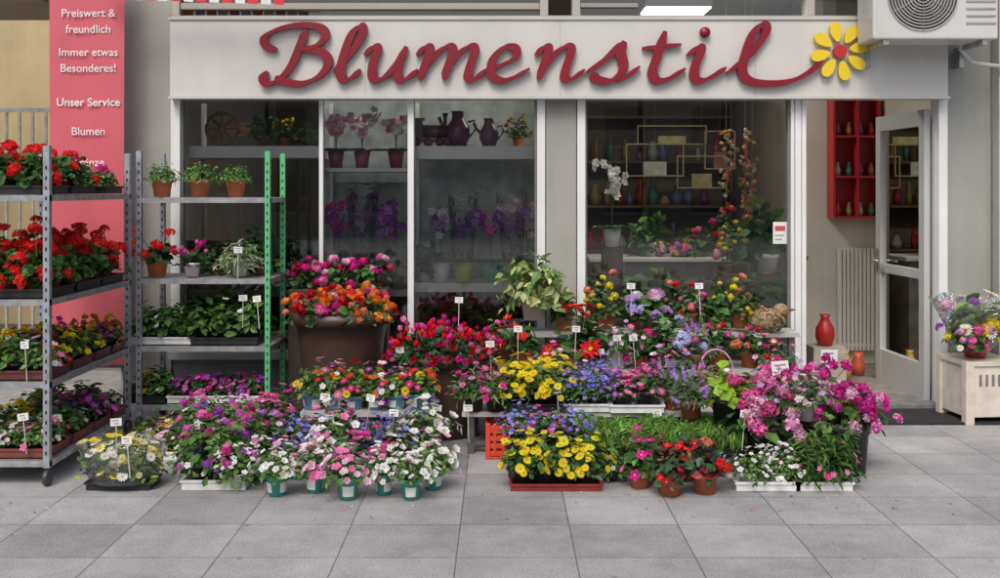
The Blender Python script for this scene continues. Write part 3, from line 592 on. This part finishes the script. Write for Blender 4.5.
# ---------------------------------------------------------------- benches
def bench(name,px0,px1,Y0,Y1,z,c=(.45,.45,.43)):
    B=MB(); x0,x1=wx(px0,Y0),wx(px1,Y0); B.box(x0,x1,Y0,Y1,z-.03,z-.001,c,'wood')
    for x in (x0+.03,x1-.07,(x0+x1)/2):
        for y in (Y0+.03,Y1-.07): B.box(x,x+.04,y,y+.04,0,z-.031,(.2,.2,.2),'metal')
    B.box(x0+.03,x1-.03,Y0+.04,Y0+.06,.05,.08,(.2,.2,.2),'metal'); return B.obj(name)
bench('display_bench',300,432,6.15,6.6,.3); bench('display_bench',462,716,6.34,6.85,.26,(.55,.55,.53)); bench('display_bench',498,760,6.95,7.32,.4); bench('display_bench',500,800,7.34,7.62,.6)
def crate(name,X,Y,w,d,h,c,z=0,rz=0):
    B=MB(); B.box(-w/2,w/2,-d/2,d/2,.003,.015,c,'plastic')
    for sx in (-1,1):
        for sy in (-1,1): B.box(sx*(w/2-.015)-.014,sx*(w/2-.015)+.014,sy*(d/2-.015)-.014,sy*(d/2-.015)+.014,.016,h,c,'plastic')
    k=4
    for i in range(k):
        za=.02+i*(h-.03)/k; zb=za+(h-.03)/k*(.62 if i<k-1 else 1.)
        for sy in (-1,1): B.box(-w/2+.03,w/2-.03,sy*(d/2-.006)-.005,sy*(d/2-.006)+.005,za,zb,c,'plastic')
        for sx in (-1,1): B.box(sx*(w/2-.006)-.005,sx*(w/2-.006)+.005,-d/2+.03,d/2-.03,za,zb,c,'plastic')
    for i in range(3):
        for sy in (-1,1): x=-w/4+i*w/4; B.box(x-.01,x+.01,sy*(d/2-.006)-.0065,sy*(d/2-.006)+.0065,.02,h,c,'plastic')
    return B.obj(name,None,(X,Y,z),.002,rz)
Y=dep(460); crate('red_plastic_crate',wx(504,Y),Y+.16,.22,.3,.21,(.7,.06,.03))
for row,(Y,z) in enumerate(((6.24,.3),(6.42,.3))):
    for i,px in enumerate((312,333,354,375,396,418)):
        put('potted_daisy',['bellis','bellis2','bellis'][(i+row)%3],wx(px+row*8,Y),Y,z,1.05+.12*row)
# left ground rows
for px,py,k in ((277,495,'petunia_w'),(315,492,'petunia'),(348,499,'petunia_p'),(384,494,'petunia'),(411,499,'petunia_w'),(433,489,'petunia_w')): pg('potted_petunia',k,px,py,0,.95)
for px,py,k in ((262,480,'petunia_w'),(294,478,'petunia_p'),(328,476,'petunia_w'),(363,477,'petunia_m'),(398,476,'petunia_w'),(428,474,'petunia_p')): pg('potted_petunia',k,px,py,0,1.)
for px,py,k in ((272,458,'verbena_v'),(302,460,'lobelia'),(335,460,'petunia'),(368,460,'lobelia'),(400,460,'lobelia'),(425,457,'petunia_w')): pg('potted_lobelia' if k=='lobelia' else 'potted_verbena',k,px,py,.06,1.12)
for i,(px,py) in enumerate(((280,440),(315,442),(350,442),(385,441),(418,440))): pg('potted_verbena' if i%2 else 'potted_bedding_plant',['petunia_m','lobelia','white_mix','verbena_v','lobelia'][i],px,py,.08,1.18)
tg('tray_of_verbena',['verbena','verbena_v'],2,2,.16,214,490,c=WT,h=.055,scale=1.12); pg('potted_bacopa','bacopa',238,487,.01,1.05)
tg('tray_of_verbena',['verbena_v','bedding_k','verbena','verbena'],2,2,.17,205,458,c=BK,scale=1.2); tg('tray_of_bedding_flowers',['bedding_y','bedding_k','bedding_y','bedding_g'],3,2,.13,158,460,c=WT,scale=1.2)
tg('tray_of_verbena',['verbena','dianthus','verbena'],2,2,.17,248,452,c=BK,scale=1.15)
Y=dep(494)+.15; X=wx(124,Y); wb=tray('wrapped_flower_basket',['wrap_mix','wrap_mix'],2,1,.16,X,Y,0,h=.045)
def cello(name,par,r0,r1,h,z0,seed,ell=1.):
    rs=np.random.RandomState(seed); B=MB(); seg=28; v=[];f=[]; ph=rs.uniform(0,6,6)
    for j in range(9):
        t=j/8
        for i in range(seg):
            a=2*math.pi*i/seg; r=(r0+(r1-r0)*t**.8)*(1+.05*math.sin(7*a+ph[0])*t+.06*math.sin(4*a+ph[1]+2*t)*t+rs.uniform(-.02,.02))
            v.append((r*ell*math.cos(a),r*math.sin(a),z0+h*t+.02*math.sin(5*a+ph[2])*t))
    for j in range(8):
        for i in range(seg): k=(i+1)%seg; f.append((j*seg+i,j*seg+k,(j+1)*seg+k,(j+1)*seg+i))
    B.add(v,f,(1,1,1),'cello',True); return B.obj(name,par)
cello('cellophane',wb,.15,.19,.2,.04,3,1.2)
# middle bench
for px,k in ((474,'dianthus'),(495,'dianthus')): pg('potted_dianthus',k,px,411,.26,1.0)
tg('tray_of_yellow_daisies',['yellow_d'],3,2,.12,535,412,.26,c=BK,scale=1.15); tg('tray_of_lobelia',['lobelia'],2,2,.13,588,412,.26,c=WT,scale=.95)
tg('tray_of_purple_flowers',['purple_d'],2,2,.15,637,413,.26,c=WT,scale=1.05); pg('potted_lavender','lavender',691,418,.26,1.05); pg('potted_lavender','lavender',673,409,.26,1.)
for px,k in ((480,'bellis2'),(515,'dianthus'),(560,'white_mix'),(600,'lobelia'),(650,'purple_d'),(672,'white_mix')):
    Y=6.75; put('potted_dianthus' if k=='dianthus' else 'potted_bedding_plant',k,wx(px,Y),Y,.26,1.1)
tg('tray_of_yellow_daisies',['yellow_d'],4,1,.115,556,491,c=(.25,.03,.03),scale=1.1,h=.04)
tray('tray_of_lobelia',['lobelia','purple_d','lobelia'],3,1,.14,wx(545,5.92),5.92,.13,c=BK,scale=1.05)
B=MB(); B.box(wx(508,5.92),wx(574,5.92),5.84,6.0,.001,.128,(.05,.05,.05),'plastic'); B.obj('low_stand')
for px,py,k in ((640,487,'impatiens_p'),(670,495,'impatiens'),(705,493,'impatiens_m'),(688,480,'impatiens'),(612,481,'bedding_g'),(652,478,'impatiens')): pg('potted_impatiens',k,px,py,0,.98)
B=MB(); B.box(wx(580,6.),wx(738,6.),5.93,6.3,.001,.10,(.06,.05,.05),'wood'); B.obj('low_stand')
for i in range(3):
    for j in range(2): tray('tray_of_herbs',['herb_mat'],3,2,.095,wx(580,6.)+.15+i*.305,6.02+j*.2,.102,c=BK,scale=1.05,h=.045)
# back bench plants
def pb(name,kind,px,Y,z,s=1.,c=None): put(name,kind,wx(px,Y),Y,z,s,c)
pb('potted_variegated_croton','ivy_var',534,7.45,.68,1.15); pb('potted_anthurium','anthurium',524,7.08,.4,1.05); pb('potted_poinsettia','poinsettia',580,7.08,.4,1.1)
pb('potted_rose','roses_y',606,7.45,.62,1.0); pb('potted_hydrangea','hydrangea',666,7.1,.4,1.05); pb('potted_hydrangea','hydrangea',642,7.45,.6,.95); pb('potted_rose','roses_p',688,7.45,.62,1.0)
pb('potted_white_flowers','white_mix',616,7.06,.4,1.0); pb('potted_rose','roses_p',716,7.1,.4,1.0); pb('potted_rose','roses_y',740,7.45,.62,.95); pb('potted_lavender','lavender',697,7.04,.4,1.0)
pb('potted_rose','roses_p',750,7.12,.4,.95); pb('potted_anthurium','anthurium',564,7.48,.6,.8); pb('potted_rose','roses_p',500,7.3,.4,.9); pb('potted_leafy_plant','leafy',716,7.48,.6,.75)
pb('potted_white_flowers','white_mix',776,7.0,.3,1.0); pb('potted_geranium','geranium_mag',640,7.08,.4,.9)
# right cluster
pg('bucket_of_peonies','peony',766,470,0,1.05); pg('bucket_of_carnations','carnation',846,472,0,1.05); pg('bucket_of_carnations','carnation',816,452,0,1.08); pg('bucket_of_peonies','peony',742,452,0,.85)
pg('bucket_of_peonies','peony',788,450,0,1.02); pg('potted_lime_plant','lime',729,430,.2,.95); pg('potted_green_plant','bedding_g',808,430,.2,1.2); pg('potted_white_flowers','white_mix',770,425,.25,1.0); pg('potted_white_flowers','white_mix',806,420,.3,1.)
B=MB(); B.box(wx(724,6.95),wx(838,6.95),6.6,7.0,.001,.195,(.05,.05,.05),'plastic'); B.obj('low_stand',None,(0,0,0),.005)
tg('tray_of_bacopa',['bacopa'],2,1,.16,768,491,c=WT,h=.05,scale=1.05); tg('tray_of_carnation_plants',['green_mag'],2,1,.14,824,491,c=WT,h=.05,scale=1.0); pg('potted_bacopa','bacopa',785,480,.02,1.0)
B=MB()
def ellip(B,o,r,c,mat,seg=18):
    pr=[(math.sin(math.pi*i/10)*1.0,-math.cos(math.pi*i/10)) for i in range(11)]
    B.lathe(pr,(0,0,0),c,mat,seg); v=B.v[-1]; B.v[-1]=v*np.array(r)+np.array(o)
ellip(B,(0,0,.08),(.13,.08,.08),(.34,.23,.13),'wicker'); ellip(B,(.09,0,.15),(.055,.05,.05),(.34,.23,.13),'wicker'); B.lathe([(.018,0),(0,.06)],(0,0,0),(.2,.12,.05),'wicker',8); v=B.v[-1]; B.v[-1]=np.stack([.14+v[:,2],v[:,1],.155+v[:,0]],1)
rs=np.random.RandomState(4); n=260; s=rs.uniform(-.8,1,n); th=rs.uniform(0,6.28,n); c=np.sqrt(1-s*s); d=np.stack([c*np.cos(th),c*np.sin(th),s],1)
B.inst(T_nar,np.array([0,0,.08])+d*np.array([.12,.075,.075]),d+np.array([-.9,0,.2])+rnd(rs,n,.3),d+rnd(rs,n,.2),.05,pick(rs,[(.42,.3,.16),(.3,.2,.1),(.5,.4,.24)],n),'wicker')
B.obj('straw_bird_figure',None,(wx(768,7.36),7.36,.605))
B=MB(); B.lathe([(0,.002),(.09,.002),(.12,.1),(.125,.11),(.11,.1),(0,.06)],(0,0,0),(.6,.3,.4),'wicker',24)
B.tube([(.115*math.cos(a),0,.1+.16*math.sin(a)) for a in [math.pi*i/14 for i in range(15)]],.006,(.6,.35,.45),'wicker'); plant(B,'bedding_k',(0,0,.06),8,pot=False,scale=1.2)
Y=6.85; B.obj('pink_basket',None,(wx(716,Y),Y,.3)); B=MB(); B.box(-.12,.12,-.1,.1,.197,.298,(.2,.2,.2),'plastic'); B.box(-.12,.12,-.1,.1,.001,.19,(.2,.2,.2),'plastic'); B.obj('small_plastic_box',None,(wx(716,6.85)-.12,6.96,0))
# price tags
def tag(px,py,Y,w=.055,h=.04,L=.2):
    B=MB(); B.box(-.0025,.0025,-.001,.0025,-L,-h/2+.005,(.5,.5,.45),'plastic'); B.box(-w/2,w/2,-.004,-.002,-h/2,h/2,(.8,.8,.78),'paint')
    rs=random.Random(int(px*3+py))
    B.box(-w*.35,w*rs.uniform(.1,.35),-.0052,-.0042,h*.16,h*.26,(.2,.2,.2),'plastic')
    for k,xx in enumerate((-.14,.02,.16)): B.box(w*xx,w*(xx+.06),-.0052,-.0042,-h*.28,-h*.04,(.25,.15,.15),'plastic')
    o=B.obj('price_tag',None,(wx(px,Y),Y,wz(py,Y))); o.rotation_euler=(rs.uniform(-.2,.05),rs.uniform(-.15,.15),rs.uniform(-.4,.4))
for a in ((23,417,5.68),(58,418,5.9),(116,422,5.45),(127,440,5.4),(238,250,7.0),(243,298,7.0),(257,299,6.95),(244,397,6.9),(400,350,6.75),(325,397,6.12),(330,418,6.0),(394,413,6.05),(371,398,6.1),(490,344,6.7),(459,300,7.2),
          (557,390,6.3),(631,286,7.0),(699,286,7.2),(617,338,6.95),(633,338,6.95),(657,413,6.25),(545,421,6.),(592,427,6.1),(468,408,6.3),(681,404,6.28),(518,329,6.9),(600,352,6.9),(576,329,6.9),(745,414,5.9),(352,446,5.8),(437,408,6.2),(25,345,5.7),(560,365,6.6)): tag(*a)
tag(780,368,6.4,.11,.085,.35); tag(829,356,6.5,.11,.08,.45); tag(800,395,6.2,.07,.05,.3)
# ---------------------------------------------------------------- right: stool with bouquet
Y=dep(425)+.2; X=wx(978,Y); B=MB(); w=.2; c=(.68,.62,.52)
B.box(-w,w,-w,w,.40,.43,c,'plastic')
for sx in (-1,1):
    for sy in (-1,1): B.box(sx*w*.86-.03,sx*w*.86+.03,sy*w*.86-.03,sy*w*.86+.03,.001,.399,c,'plastic')
B.box(-w*.84,w*.84,-w*.93,-w*.88,.05,.398,c,'plastic'); B.box(-w*.84,w*.84,w*.88,w*.93,.05,.398,c,'plastic'); B.box(-w*.93,-w*.88,-w*.84,w*.84,.05,.398,c,'plastic'); B.box(w*.88,w*.93,-w*.84,w*.84,.05,.398,c,'plastic')
for i in range(5): B.box(-.1+i*.045,-.08+i*.045,-w*.93-.003,-w*.93-.0005,.26,.34,(.2,.18,.16),'plastic')
B.obj('plastic_stool',None,(X,Y,0),.008,.1)
B=MB(); B.lathe([(0,.002),(.07,.002),(.085,.1),(.095,.16),(.085,.16),(.07,.1),(0,.02)],(0,0,0),(.45,.04,.05),'plastic',24); plant(B,'bouquet',(0,0,.2),5,scale=1.3); plant(B,'bouquet',(-.08,-.08,.1),9,scale=.8)
bq=B.obj('bouquet_in_vase',None,(X-.02,Y,.432)); cello('cellophane',bq,.1,.3,.36,.05,8)
B=MB(); B.box(wx(872,7.3),wx(1010,7.3),7.14,7.62,.002,.016,(.035,.035,.037),'matte'); B.obj('door_mat',None,(0,0,0),.004)
# ---------------------------------------------------------------- window display A
B=MB()
def shelf(px0,px1,py,Y0=7.88,Y1=8.3,t=.05,c=(.8,.8,.78)): B.box(wx(px0,Y0),wx(px1,Y0),Y0,Y1,wz(py,Y0)-t,wz(py,Y0),c,'paint')
shelf(188,322,146,t=.09); shelf(414,540,146,t=.1); shelf(414,540,283,t=.07); shelf(188,410,290,t=.05); shelf(326,408,168,t=.03)
for px in (188,322,412,538): B.box(wx(px,7.9),wx(px,7.9)+.03,8.24,8.3,.42,2.28,(.6,.6,.58),'paint')
B.box(-2.4,.3,7.86,8.32,.4,.45,(.6,.6,.58),'paint')
B.box(wx(322,8.34),wx(548,8.34),8.34,8.37,.03,2.6,(.42,.46,.44),'matte'); B.box(wx(186,8.34),wx(321,8.34),8.34,8.37,.03,1.2,(.36,.38,.36),'matte')  # wide backing panel: its grey-green colour stands in for reflections in the glass
B.obj('window_display_shelves',None,(0,0,0),.004)
ZS=wz(146,7.88); Z2=wz(283,7.88)
def pot2(name,kind,px,z,s=1.,c=None,Y=8.02): return put(name,kind,wx(px,Y),Y,z,s,c)
pot2('potted_green_plant','leafy',262,ZS,.6); pot2('potted_ivy','ivy',305,ZS,.6); pot2('potted_rose','roses_y',518,ZS,.65,(.8,.25,.02)); pot2('potted_rose','roses_y',285,ZS,.6)
def orchid(name,X,Y,z,col,potc,seed,H=.42,wrap=False,ps=1.):
    rs=np.random.RandomState(seed); B=MB(); ph=.15*ps; B.lathe([(0,.002),(.052*ps,.002),(.074*ps,ph),(.066*ps,ph),(0,ph*.9)],(0,0,0),potc,'plastic',20)
    n=9; a=rs.uniform(0,6.28,n); d=np.stack([np.cos(a),np.sin(a),np.full(n,.5)],1); B.inst(T_leaf,np.tile([0,0,ph*.95],(n,1)),d,np.array([0,0,1])+d*-.2,.17,pick(rs,G1,n),'leaf')
    for k in range(3):
        an=rs.uniform(0,6.28); pts=[]; hh=H*rs.uniform(.75,1.05)
        for i in range(9):
            t=i/8; pts.append(np.array([.13*t*t*math.cos(an),.13*t*t*math.sin(an),ph+hh*math.sin(t*1.75)/1.0]))
        B.tube(pts,.003,(.1,.16,.05),'leaf',5); P=np.array(pts[3:]); P=np.concatenate([P,P[1:]*.5+P[:-1]*.5]); m_=len(P); P=P+rnd(rs,m_,.02)
        B.inst(T_f5,P,rnd(rs,m_),np.array([0,-.8,.2])+rnd(rs,m_,.4),.032,pick(rs,col,m_,.15),'petal',(.7,.5,.2))
    o=B.obj(name,None,(X,Y,z))
    if wrap: cello('cellophane',o,.07,.12,H+.1,ph,seed)
    return o
LIME=(.5,.72,.06)
for i,(px,c,pc) in enumerate(((441,[wht,lil],WT),(463,[lil,purp],LIME),(491,[purp,pink],(.06,.5,.3)),(512,[lil],LIME),(528,[lpink,wht],LIME))): orchid('orchid',wx(px,7.97),7.97,Z2,c,pc,i+3,.42,i in (1,3))
for i,(px,c) in enumerate(((336,[lpink]),(362,[wht,lpink]),(396,[pink,wht]))): orchid('orchid',wx(px,8.0),8.0,wz(168,7.88),c,[(.25,.06,.15),(.4,.08,.18),(.35,.03,.08)][i],i+20,.26,False,.85)
Z3=wz(290,7.88)
for i,(px,c) in enumerate(((340,[purp,mag]),(362,[lil,purp]),(384,[mag,lil]),(398,[purp]))): orchid('orchid',wx(px,7.98),7.98,Z3,c,(.4,.4,.4),i+40,.55,i==1)
for px,k,s in ((205,'leafy_b',.8),(232,'leafy',.8),(262,'ivy',.9),(292,'leafy',.9),(425,'leafy_b',.75)): pot2('potted_green_plant',k,px,Z3 if px<400 else Z2,s)
for px in (440,470,500,530,210,250,290,330,380): pot2('potted_leafy_plant','leafy',px,.45,.85)
B=MB(); R_=.12
B.tube([(R_*math.cos(a),0,R_*math.sin(a)) for a in [2*math.pi*i/24 for i in range(25)]],.014,(.3,.13,.05),'wood',8)
for i in range(8): a=math.pi*i/4; B.tube([(0,0,0),(R_*math.cos(a),0,R_*math.sin(a))],.008,(.3,.15,.06),'wood',6)
ellip(B,(0,0,0),(.03,.03,.03),(.3,.15,.06),'wood'); B.box(.02,.3,.0,.06,-.05,-.02,(.3,.15,.06),'wood'); B.box(.02,.3,.0,.02,-.019,.05,(.38,.2,.08),'wood')
B.obj('wooden_cart',None,(wx(222,8.),8.,ZS+.135))
B=MB(); c=(.1,.04,.06)
B.box(-.16,.14,-.05,.05,.03,.06,c,'paint'); B.lathe([(.0,-.1),(.05,-.1),(.05,.1),(.0,.1)],(0,0,0),c,'paint',16); v=B.v[-1]; B.v[-1]=np.stack([v[:,2]+.03,v[:,1],v[:,0]+.115],1)
B.box(-.16,-.07,-.055,.055,.061,.2,c,'paint'); B.box(-.175,-.055,-.065,.065,.2,.215,c,'paint'); B.lathe([(.014,0),(.014,.07),(.026,.1),(0,.1)],(.1,0,.155),c,'paint',12)
for x in (-.12,-.03,.06,.12):
    for y in (-.058,.058): B.tube([(x,y-.006,.034),(x,y+.006,.034)],.033,(.18,.04,.05),'paint',14)
B.obj('model_steam_engine',None,(wx(432,8.),8.,ZS))
for px,s in ((458,1.25),(489,1.)):
    B=MB(); B.lathe([(0,.002),(.05,.002),(.075,.06),(.07,.12),(.04,.165),(.035,.2),(.045,.215),(.03,.205),(0,.2)],(0,0,0),(.16,.06,.11),'paint',24)
    B.tube([(.06,0,.15),(.1,0,.16),(.11,0,.11),(.07,0,.06)],.008,(.16,.06,.11),'paint'); B.tube([(-.06,0,.1),(-.1,0,.14),(-.115,0,.18)],.012,(.16,.06,.11),'paint'); o=B.obj('decorative_jug',None,(wx(px,8.),8.,ZS)); o.scale=(s,s,s)
# ---------------------------------------------------------------- shop interior
B=MB(); B.box(.85,2.45,9.5,10.0,.03,.95,(.25,.22,.19),'wood'); B.box(.8,2.5,9.45,10.05,.951,.99,(.66,.64,.6),'paint'); B.obj('shop_counter',None,(0,0,0),.006)
B=MB(); c=(.16,.09,.05)
for z in (.4,.9,1.4,1.9,2.4): B.box(-.2,2.6,11.75,12.15,z,z+.03,c,'wood')
for x in (-.2,.7,1.6,2.57): B.box(x,x+.03,11.74,12.16,.03,2.7,c,'wood')
rs=random.Random(3)
vc=[(.5,.05,.04),(.4,.3,.08),(.5,.5,.45),(.08,.25,.15),(.35,.08,.25),(.4,.2,.06),(.15,.2,.3)]
for z in (.43,.93,1.43,1.93):
    x=-.1
    while x<2.5:
        r=rs.uniform(.03,.07); h=rs.uniform(.1,.3); B.lathe([(0,.002),(r*.7,.002),(r,h*.4),(r*.5,h*.85),(r*.65,h),(0,h*.95)],(x,11.9,z),tuple(a*.8 for a in rs.choice(vc)),'plastic',14); x+=rs.uniform(.1,.22)
B.obj('shelf_unit_with_vases')
for (px,py,w,h,c) in ((655,160,.3,.17,(.5,.48,.42)),(672,135,.36,.1,(.45,.4,.2)),(702,172,.26,.17,(.4,.36,.18)),(720,150,.16,.2,(.3,.12,.08))):
    Y=10.6+px*.0004; B=MB(); X=wx(px,Y); Z=wz(py,Y)
    for a in ((X-w,X+w,Z+h-.012,Z+h),(X-w,X+w,Z-h,Z-h+.012),(X-w,X-w+.012,Z-h+.013,Z+h-.013),(X+w-.012,X+w,Z-h+.013,Z+h-.013)): B.box(a[0],a[1],Y,Y+.03,a[2],a[3],(.4,.33,.15),'wood')
    B.tube([(X,Y+.015,Z+h),(X,Y+.015,3.29)],.003,(.3,.3,.3),'metal',4); B.box(X-w*.4,X+w*.4,Y+.005,Y+.02,Z-h+.013,Z-h*.1,(c[0],c[1],c[2]),'matte'); B.obj('hanging_display_frame')
for k,px in enumerate((726,745,752)):
    Y=8.6; X=wx(px,Y); B=MB(); rs2=np.random.RandomState(k); B.tube([(X,Y,3.29),(X,Y,1.35)],.003,(.4,.35,.3),'plastic',4); n=36
    P=np.stack([np.full(n,X),np.full(n,Y),rs2.uniform(1.4,2.1,n)],1)+rnd(rs2,n,.03); B.inst(T_umb[0],P,rnd(rs2,n),rnd(rs2,n),.022,pick(rs2,[(.6,.4,.2),(.6,.1,.08),(.6,.55,.45),(.5,.3,.05)],n),'petal'); B.obj('hanging_ornament_garland')
orchid('orchid',wx(612,8.2),8.2,1.15,[wht],WT,77,.5); B=MB(); Y=8.2; B.box(wx(602,Y),wx(622,Y),8.13,8.27,.03,1.148,(.12,.1,.08),'wood'); B.obj('plant_stand')
for px,Y,z,k,s in ((605,8.3,.35,'leafy_b',1.3),(640,8.4,.35,'leafy',1.3),(675,8.5,.35,'leafy_b',1.5),(715,8.4,.35,'hydrangea',1.2),(750,8.3,.35,'leafy_b',1.4),(775,8.3,.35,'leafy',1.2),(690,9.7,.99,'bouquet',1.2),(720,9.7,.99,'roses_p',1.3),(650,9.7,.99,'leafy_b',1.),(765,8.8,.9,'leafy_b',1.3),(740,8.9,.9,'roses_y',1.2),(615,8.9,.35,'leafy',1.6)):
    put('potted_leafy_plant' if 'leafy' in k else 'potted_flowers',k,wx(px,Y),Y,z,s)
B=MB(); B.box(wx(588,8.0),wx(792,8.0),8.05,9.0,.03,.349,(.12,.1,.08),'wood'); B.obj('display_platform'); B=MB(); B.box(wx(728,8.7),wx(785,8.7),8.7,9.0,.35,.899,(.14,.08,.05),'wood'); B.obj('plant_stand')
B=MB(); B.box(fx(774),fx(788),YF+.028,YF+.032,fz(244),fz(222),(.75,.75,.75),'paint'); B.box(fx(776),fx(786),YF+.0255,YF+.0275,fz(231),fz(226),(.6,.08,.08),'paint'); B.box(fx(776),fx(785),YF+.0255,YF+.0275,fz(236),fz(235),(.3,.3,.3),'paint'); B.box(fx(776),fx(783),YF+.0255,YF+.0275,fz(240),fz(239),(.3,.3,.3),'paint'); B.obj('window_notice')
# doorway items
Y=9.44; B=MB(); x0,x1=wx(829,Y),wx(876,Y); zt,zb=wz(96,Y),wz(218,Y); c=(.5,.02,.02); t=.02
B.box(x0,x1,Y+.03,Y+.058,zb,zt,(.3,.012,.012),'paint')
for x in (x0,(x0+x1)/2,x1-t): B.box(x,x+t,Y-.12,Y+.029,zb,zt,c,'paint')
for i in range(4):
    z=zb+(zt-zb-t)*i/3
    for a,b in ((x0+t,(x0+x1)/2),((x0+x1)/2+t,x1-t)): B.box(a+.001,b-.001,Y-.12,Y+.029,z,z+t,c,'paint')
    if i<3:
        for k in range(4): r=.03; B.lathe([(0,.001),(r*.7,.001),(r,.05),(r*.4,.1),(r*.6,.12),(0,.11)],(x0+.06+k*.1,Y-.05,z+t),vc[(k+i*2)%7],'plastic',12)
B.obj('red_wall_shelf')
B=MB()
for i in range(9): B.box(wx(838,Y)+i*.036,wx(838,Y)+i*.036+.026,Y-.03,Y+.02,wz(350,Y),wz(248,Y),(.72,.7,.66),'paint')
B.box(wx(838,Y),wx(838,Y)+.32,Y-.02,Y+.01,wz(350,Y)+.03,wz(350,Y)+.06,(.7,.68,.65),'paint'); B.obj('radiator',None,(0,0,0),.003)
Y=8.5; B=MB(); B.box(-.13,.13,-.13,.13,.031,.34,(.45,.4,.34),'wood'); B.obj('vase_pedestal',None,(wx(825,Y),Y,.0))
B=MB(); B.lathe([(0,.002),(.06,.002),(.085,.08),(.08,.16),(.05,.21),(.035,.25),(.05,.28),(.035,.27),(0,.2)],(0,0,0),(.4,.02,.015),'plastic',24); o=B.obj('red_vase',None,(wx(825,Y),Y,.341)); o.scale=(.9,.9,.9)
B=MB(); B.lathe([(0,.002),(.045,.002),(.06,.12),(.04,.17),(.025,.22),(.035,.24),(0,.2)],(0,0,0),(.6,.4,.06),'plastic',20); B.obj('floor_vase',None,(wx(845,8.7),8.7,.03))
B=MB(); B.lathe([(0,.002),(.05,.002),(.06,.1),(.035,.15),(.045,.2),(0,.18)],(0,0,0),(.6,.12,.05),'plastic',20); B.obj('floor_vase',None,(wx(858,8.9),8.9,.03))
# ceiling lamp and an added, unseen strip to brighten the window display
def lampfix(X,Yl,Z,power):
    B=MB(); B.box(X-.275,X+.275,Yl,Yl+.35,Z+.012,Z+.07,(.6,.6,.6),'paint'); lo=B.obj('ceiling_lamp'); B=MB(); B.box(X-.265,X+.265,Yl+.005,Yl+.345,Z,Z+.011,(1,1,1),'lamp'); o=B.obj('diffuser'); o.parent=lo
    l=bpy.data.lights.new('lamp_light','AREA'); l.shape='RECTANGLE'; l.size=.5; l.size_y=.32; l.energy=power; l.color=(1,.93,.82); q=bpy.data.objects.new('lamp_light',l); sc.collection.objects.link(q); q.location=(X,Yl+.175,Z-.01); q.parent=lo
lampfix(1.465,8.6,wz(8,8.6),30)
B=MB(); B.box(-2.3,.2,8.0,8.1,2.46,2.52,(.6,.6,.6),'paint'); lo=B.obj('added_fill_strip')
l=bpy.data.lights.new('added_fill_light','AREA'); l.shape='RECTANGLE'; l.size=2.4; l.size_y=.08; l.energy=17; l.color=(1,.96,.9); q=bpy.data.objects.new('added_fill_light',l); sc.collection.objects.link(q); q.location=(-1.05,8.0,2.45); q.rotation_euler=(math.radians(-8),0,0); q.parent=lo
ob=MB(); ob.box(-30,30,-34,-24,0,8,(.4,.36,.3),'wallm')
for fl in range(3):
    for i in range(18): x=-28+i*3.2; ob.box(x,x+1.5,-24,-23.97,.8+fl*2.5,2.2+fl*2.5,(.06,.07,.08),'paint'); ob.box(x-.1,x+1.6,-24,-23.9,.65+fl*2.5,.77+fl*2.5,(.5,.48,.45),'paint')
ob.obj('opposite_building')
# ---------------------------------------------------------------- light
w=bpy.data.worlds.new('World'); sc.world=w; w.use_nodes=True; nt=w.node_tree; nt.nodes.clear()
sk=nt.nodes.new('ShaderNodeTexSky'); sk.sky_type='NISHITA'; sk.sun_disc=False; sk.sun_elevation=math.radians(50); sk.sun_rotation=math.radians(195); sk.dust_density=4; sk.air_density=1.0; sk.ozone_density=.6
bg=nt.nodes.new('ShaderNodeBackground'); bg.inputs[1].default_value=.15; wo=nt.nodes.new('ShaderNodeOutputWorld'); nt.links.new(sk.outputs[0],bg.inputs[0]); nt.links.new(bg.outputs[0],wo.inputs[0])
sl=bpy.data.lights.new('sun','SUN'); sl.energy=1.5; sl.angle=math.radians(26); sl.color=(1,.97,.92); so=bpy.data.objects.new('sun',sl); sc.collection.objects.link(so)
az=math.radians(195); el=math.radians(50); dv=Vector((math.sin(az)*math.cos(el),math.cos(az)*math.cos(el),math.sin(el))); so.rotation_euler=(-dv).to_track_quat('-Z','Y').to_euler(); so.location=(0,-5,8)
# ---------------------------------------------------------------- camera
cam=bpy.data.cameras.new('camera'); cam.sensor_width=36; cam.lens=36*F/1000; cam.shift_y=-(289-HY)/1000; cam.clip_end=500; co=bpy.data.objects.new('camera',cam); sc.collection.objects.link(co)
co.location=(0,0,CH); co.rotation_euler=(math.pi/2,0,0); sc.camera=co
sc.view_settings.view_transform='Standard'; sc.view_settings.look='None'; sc.view_settings.exposure=0
print('objects',len(bpy.data.objects),'polys',sum(len(m.polygons) for m in bpy.data.meshes))
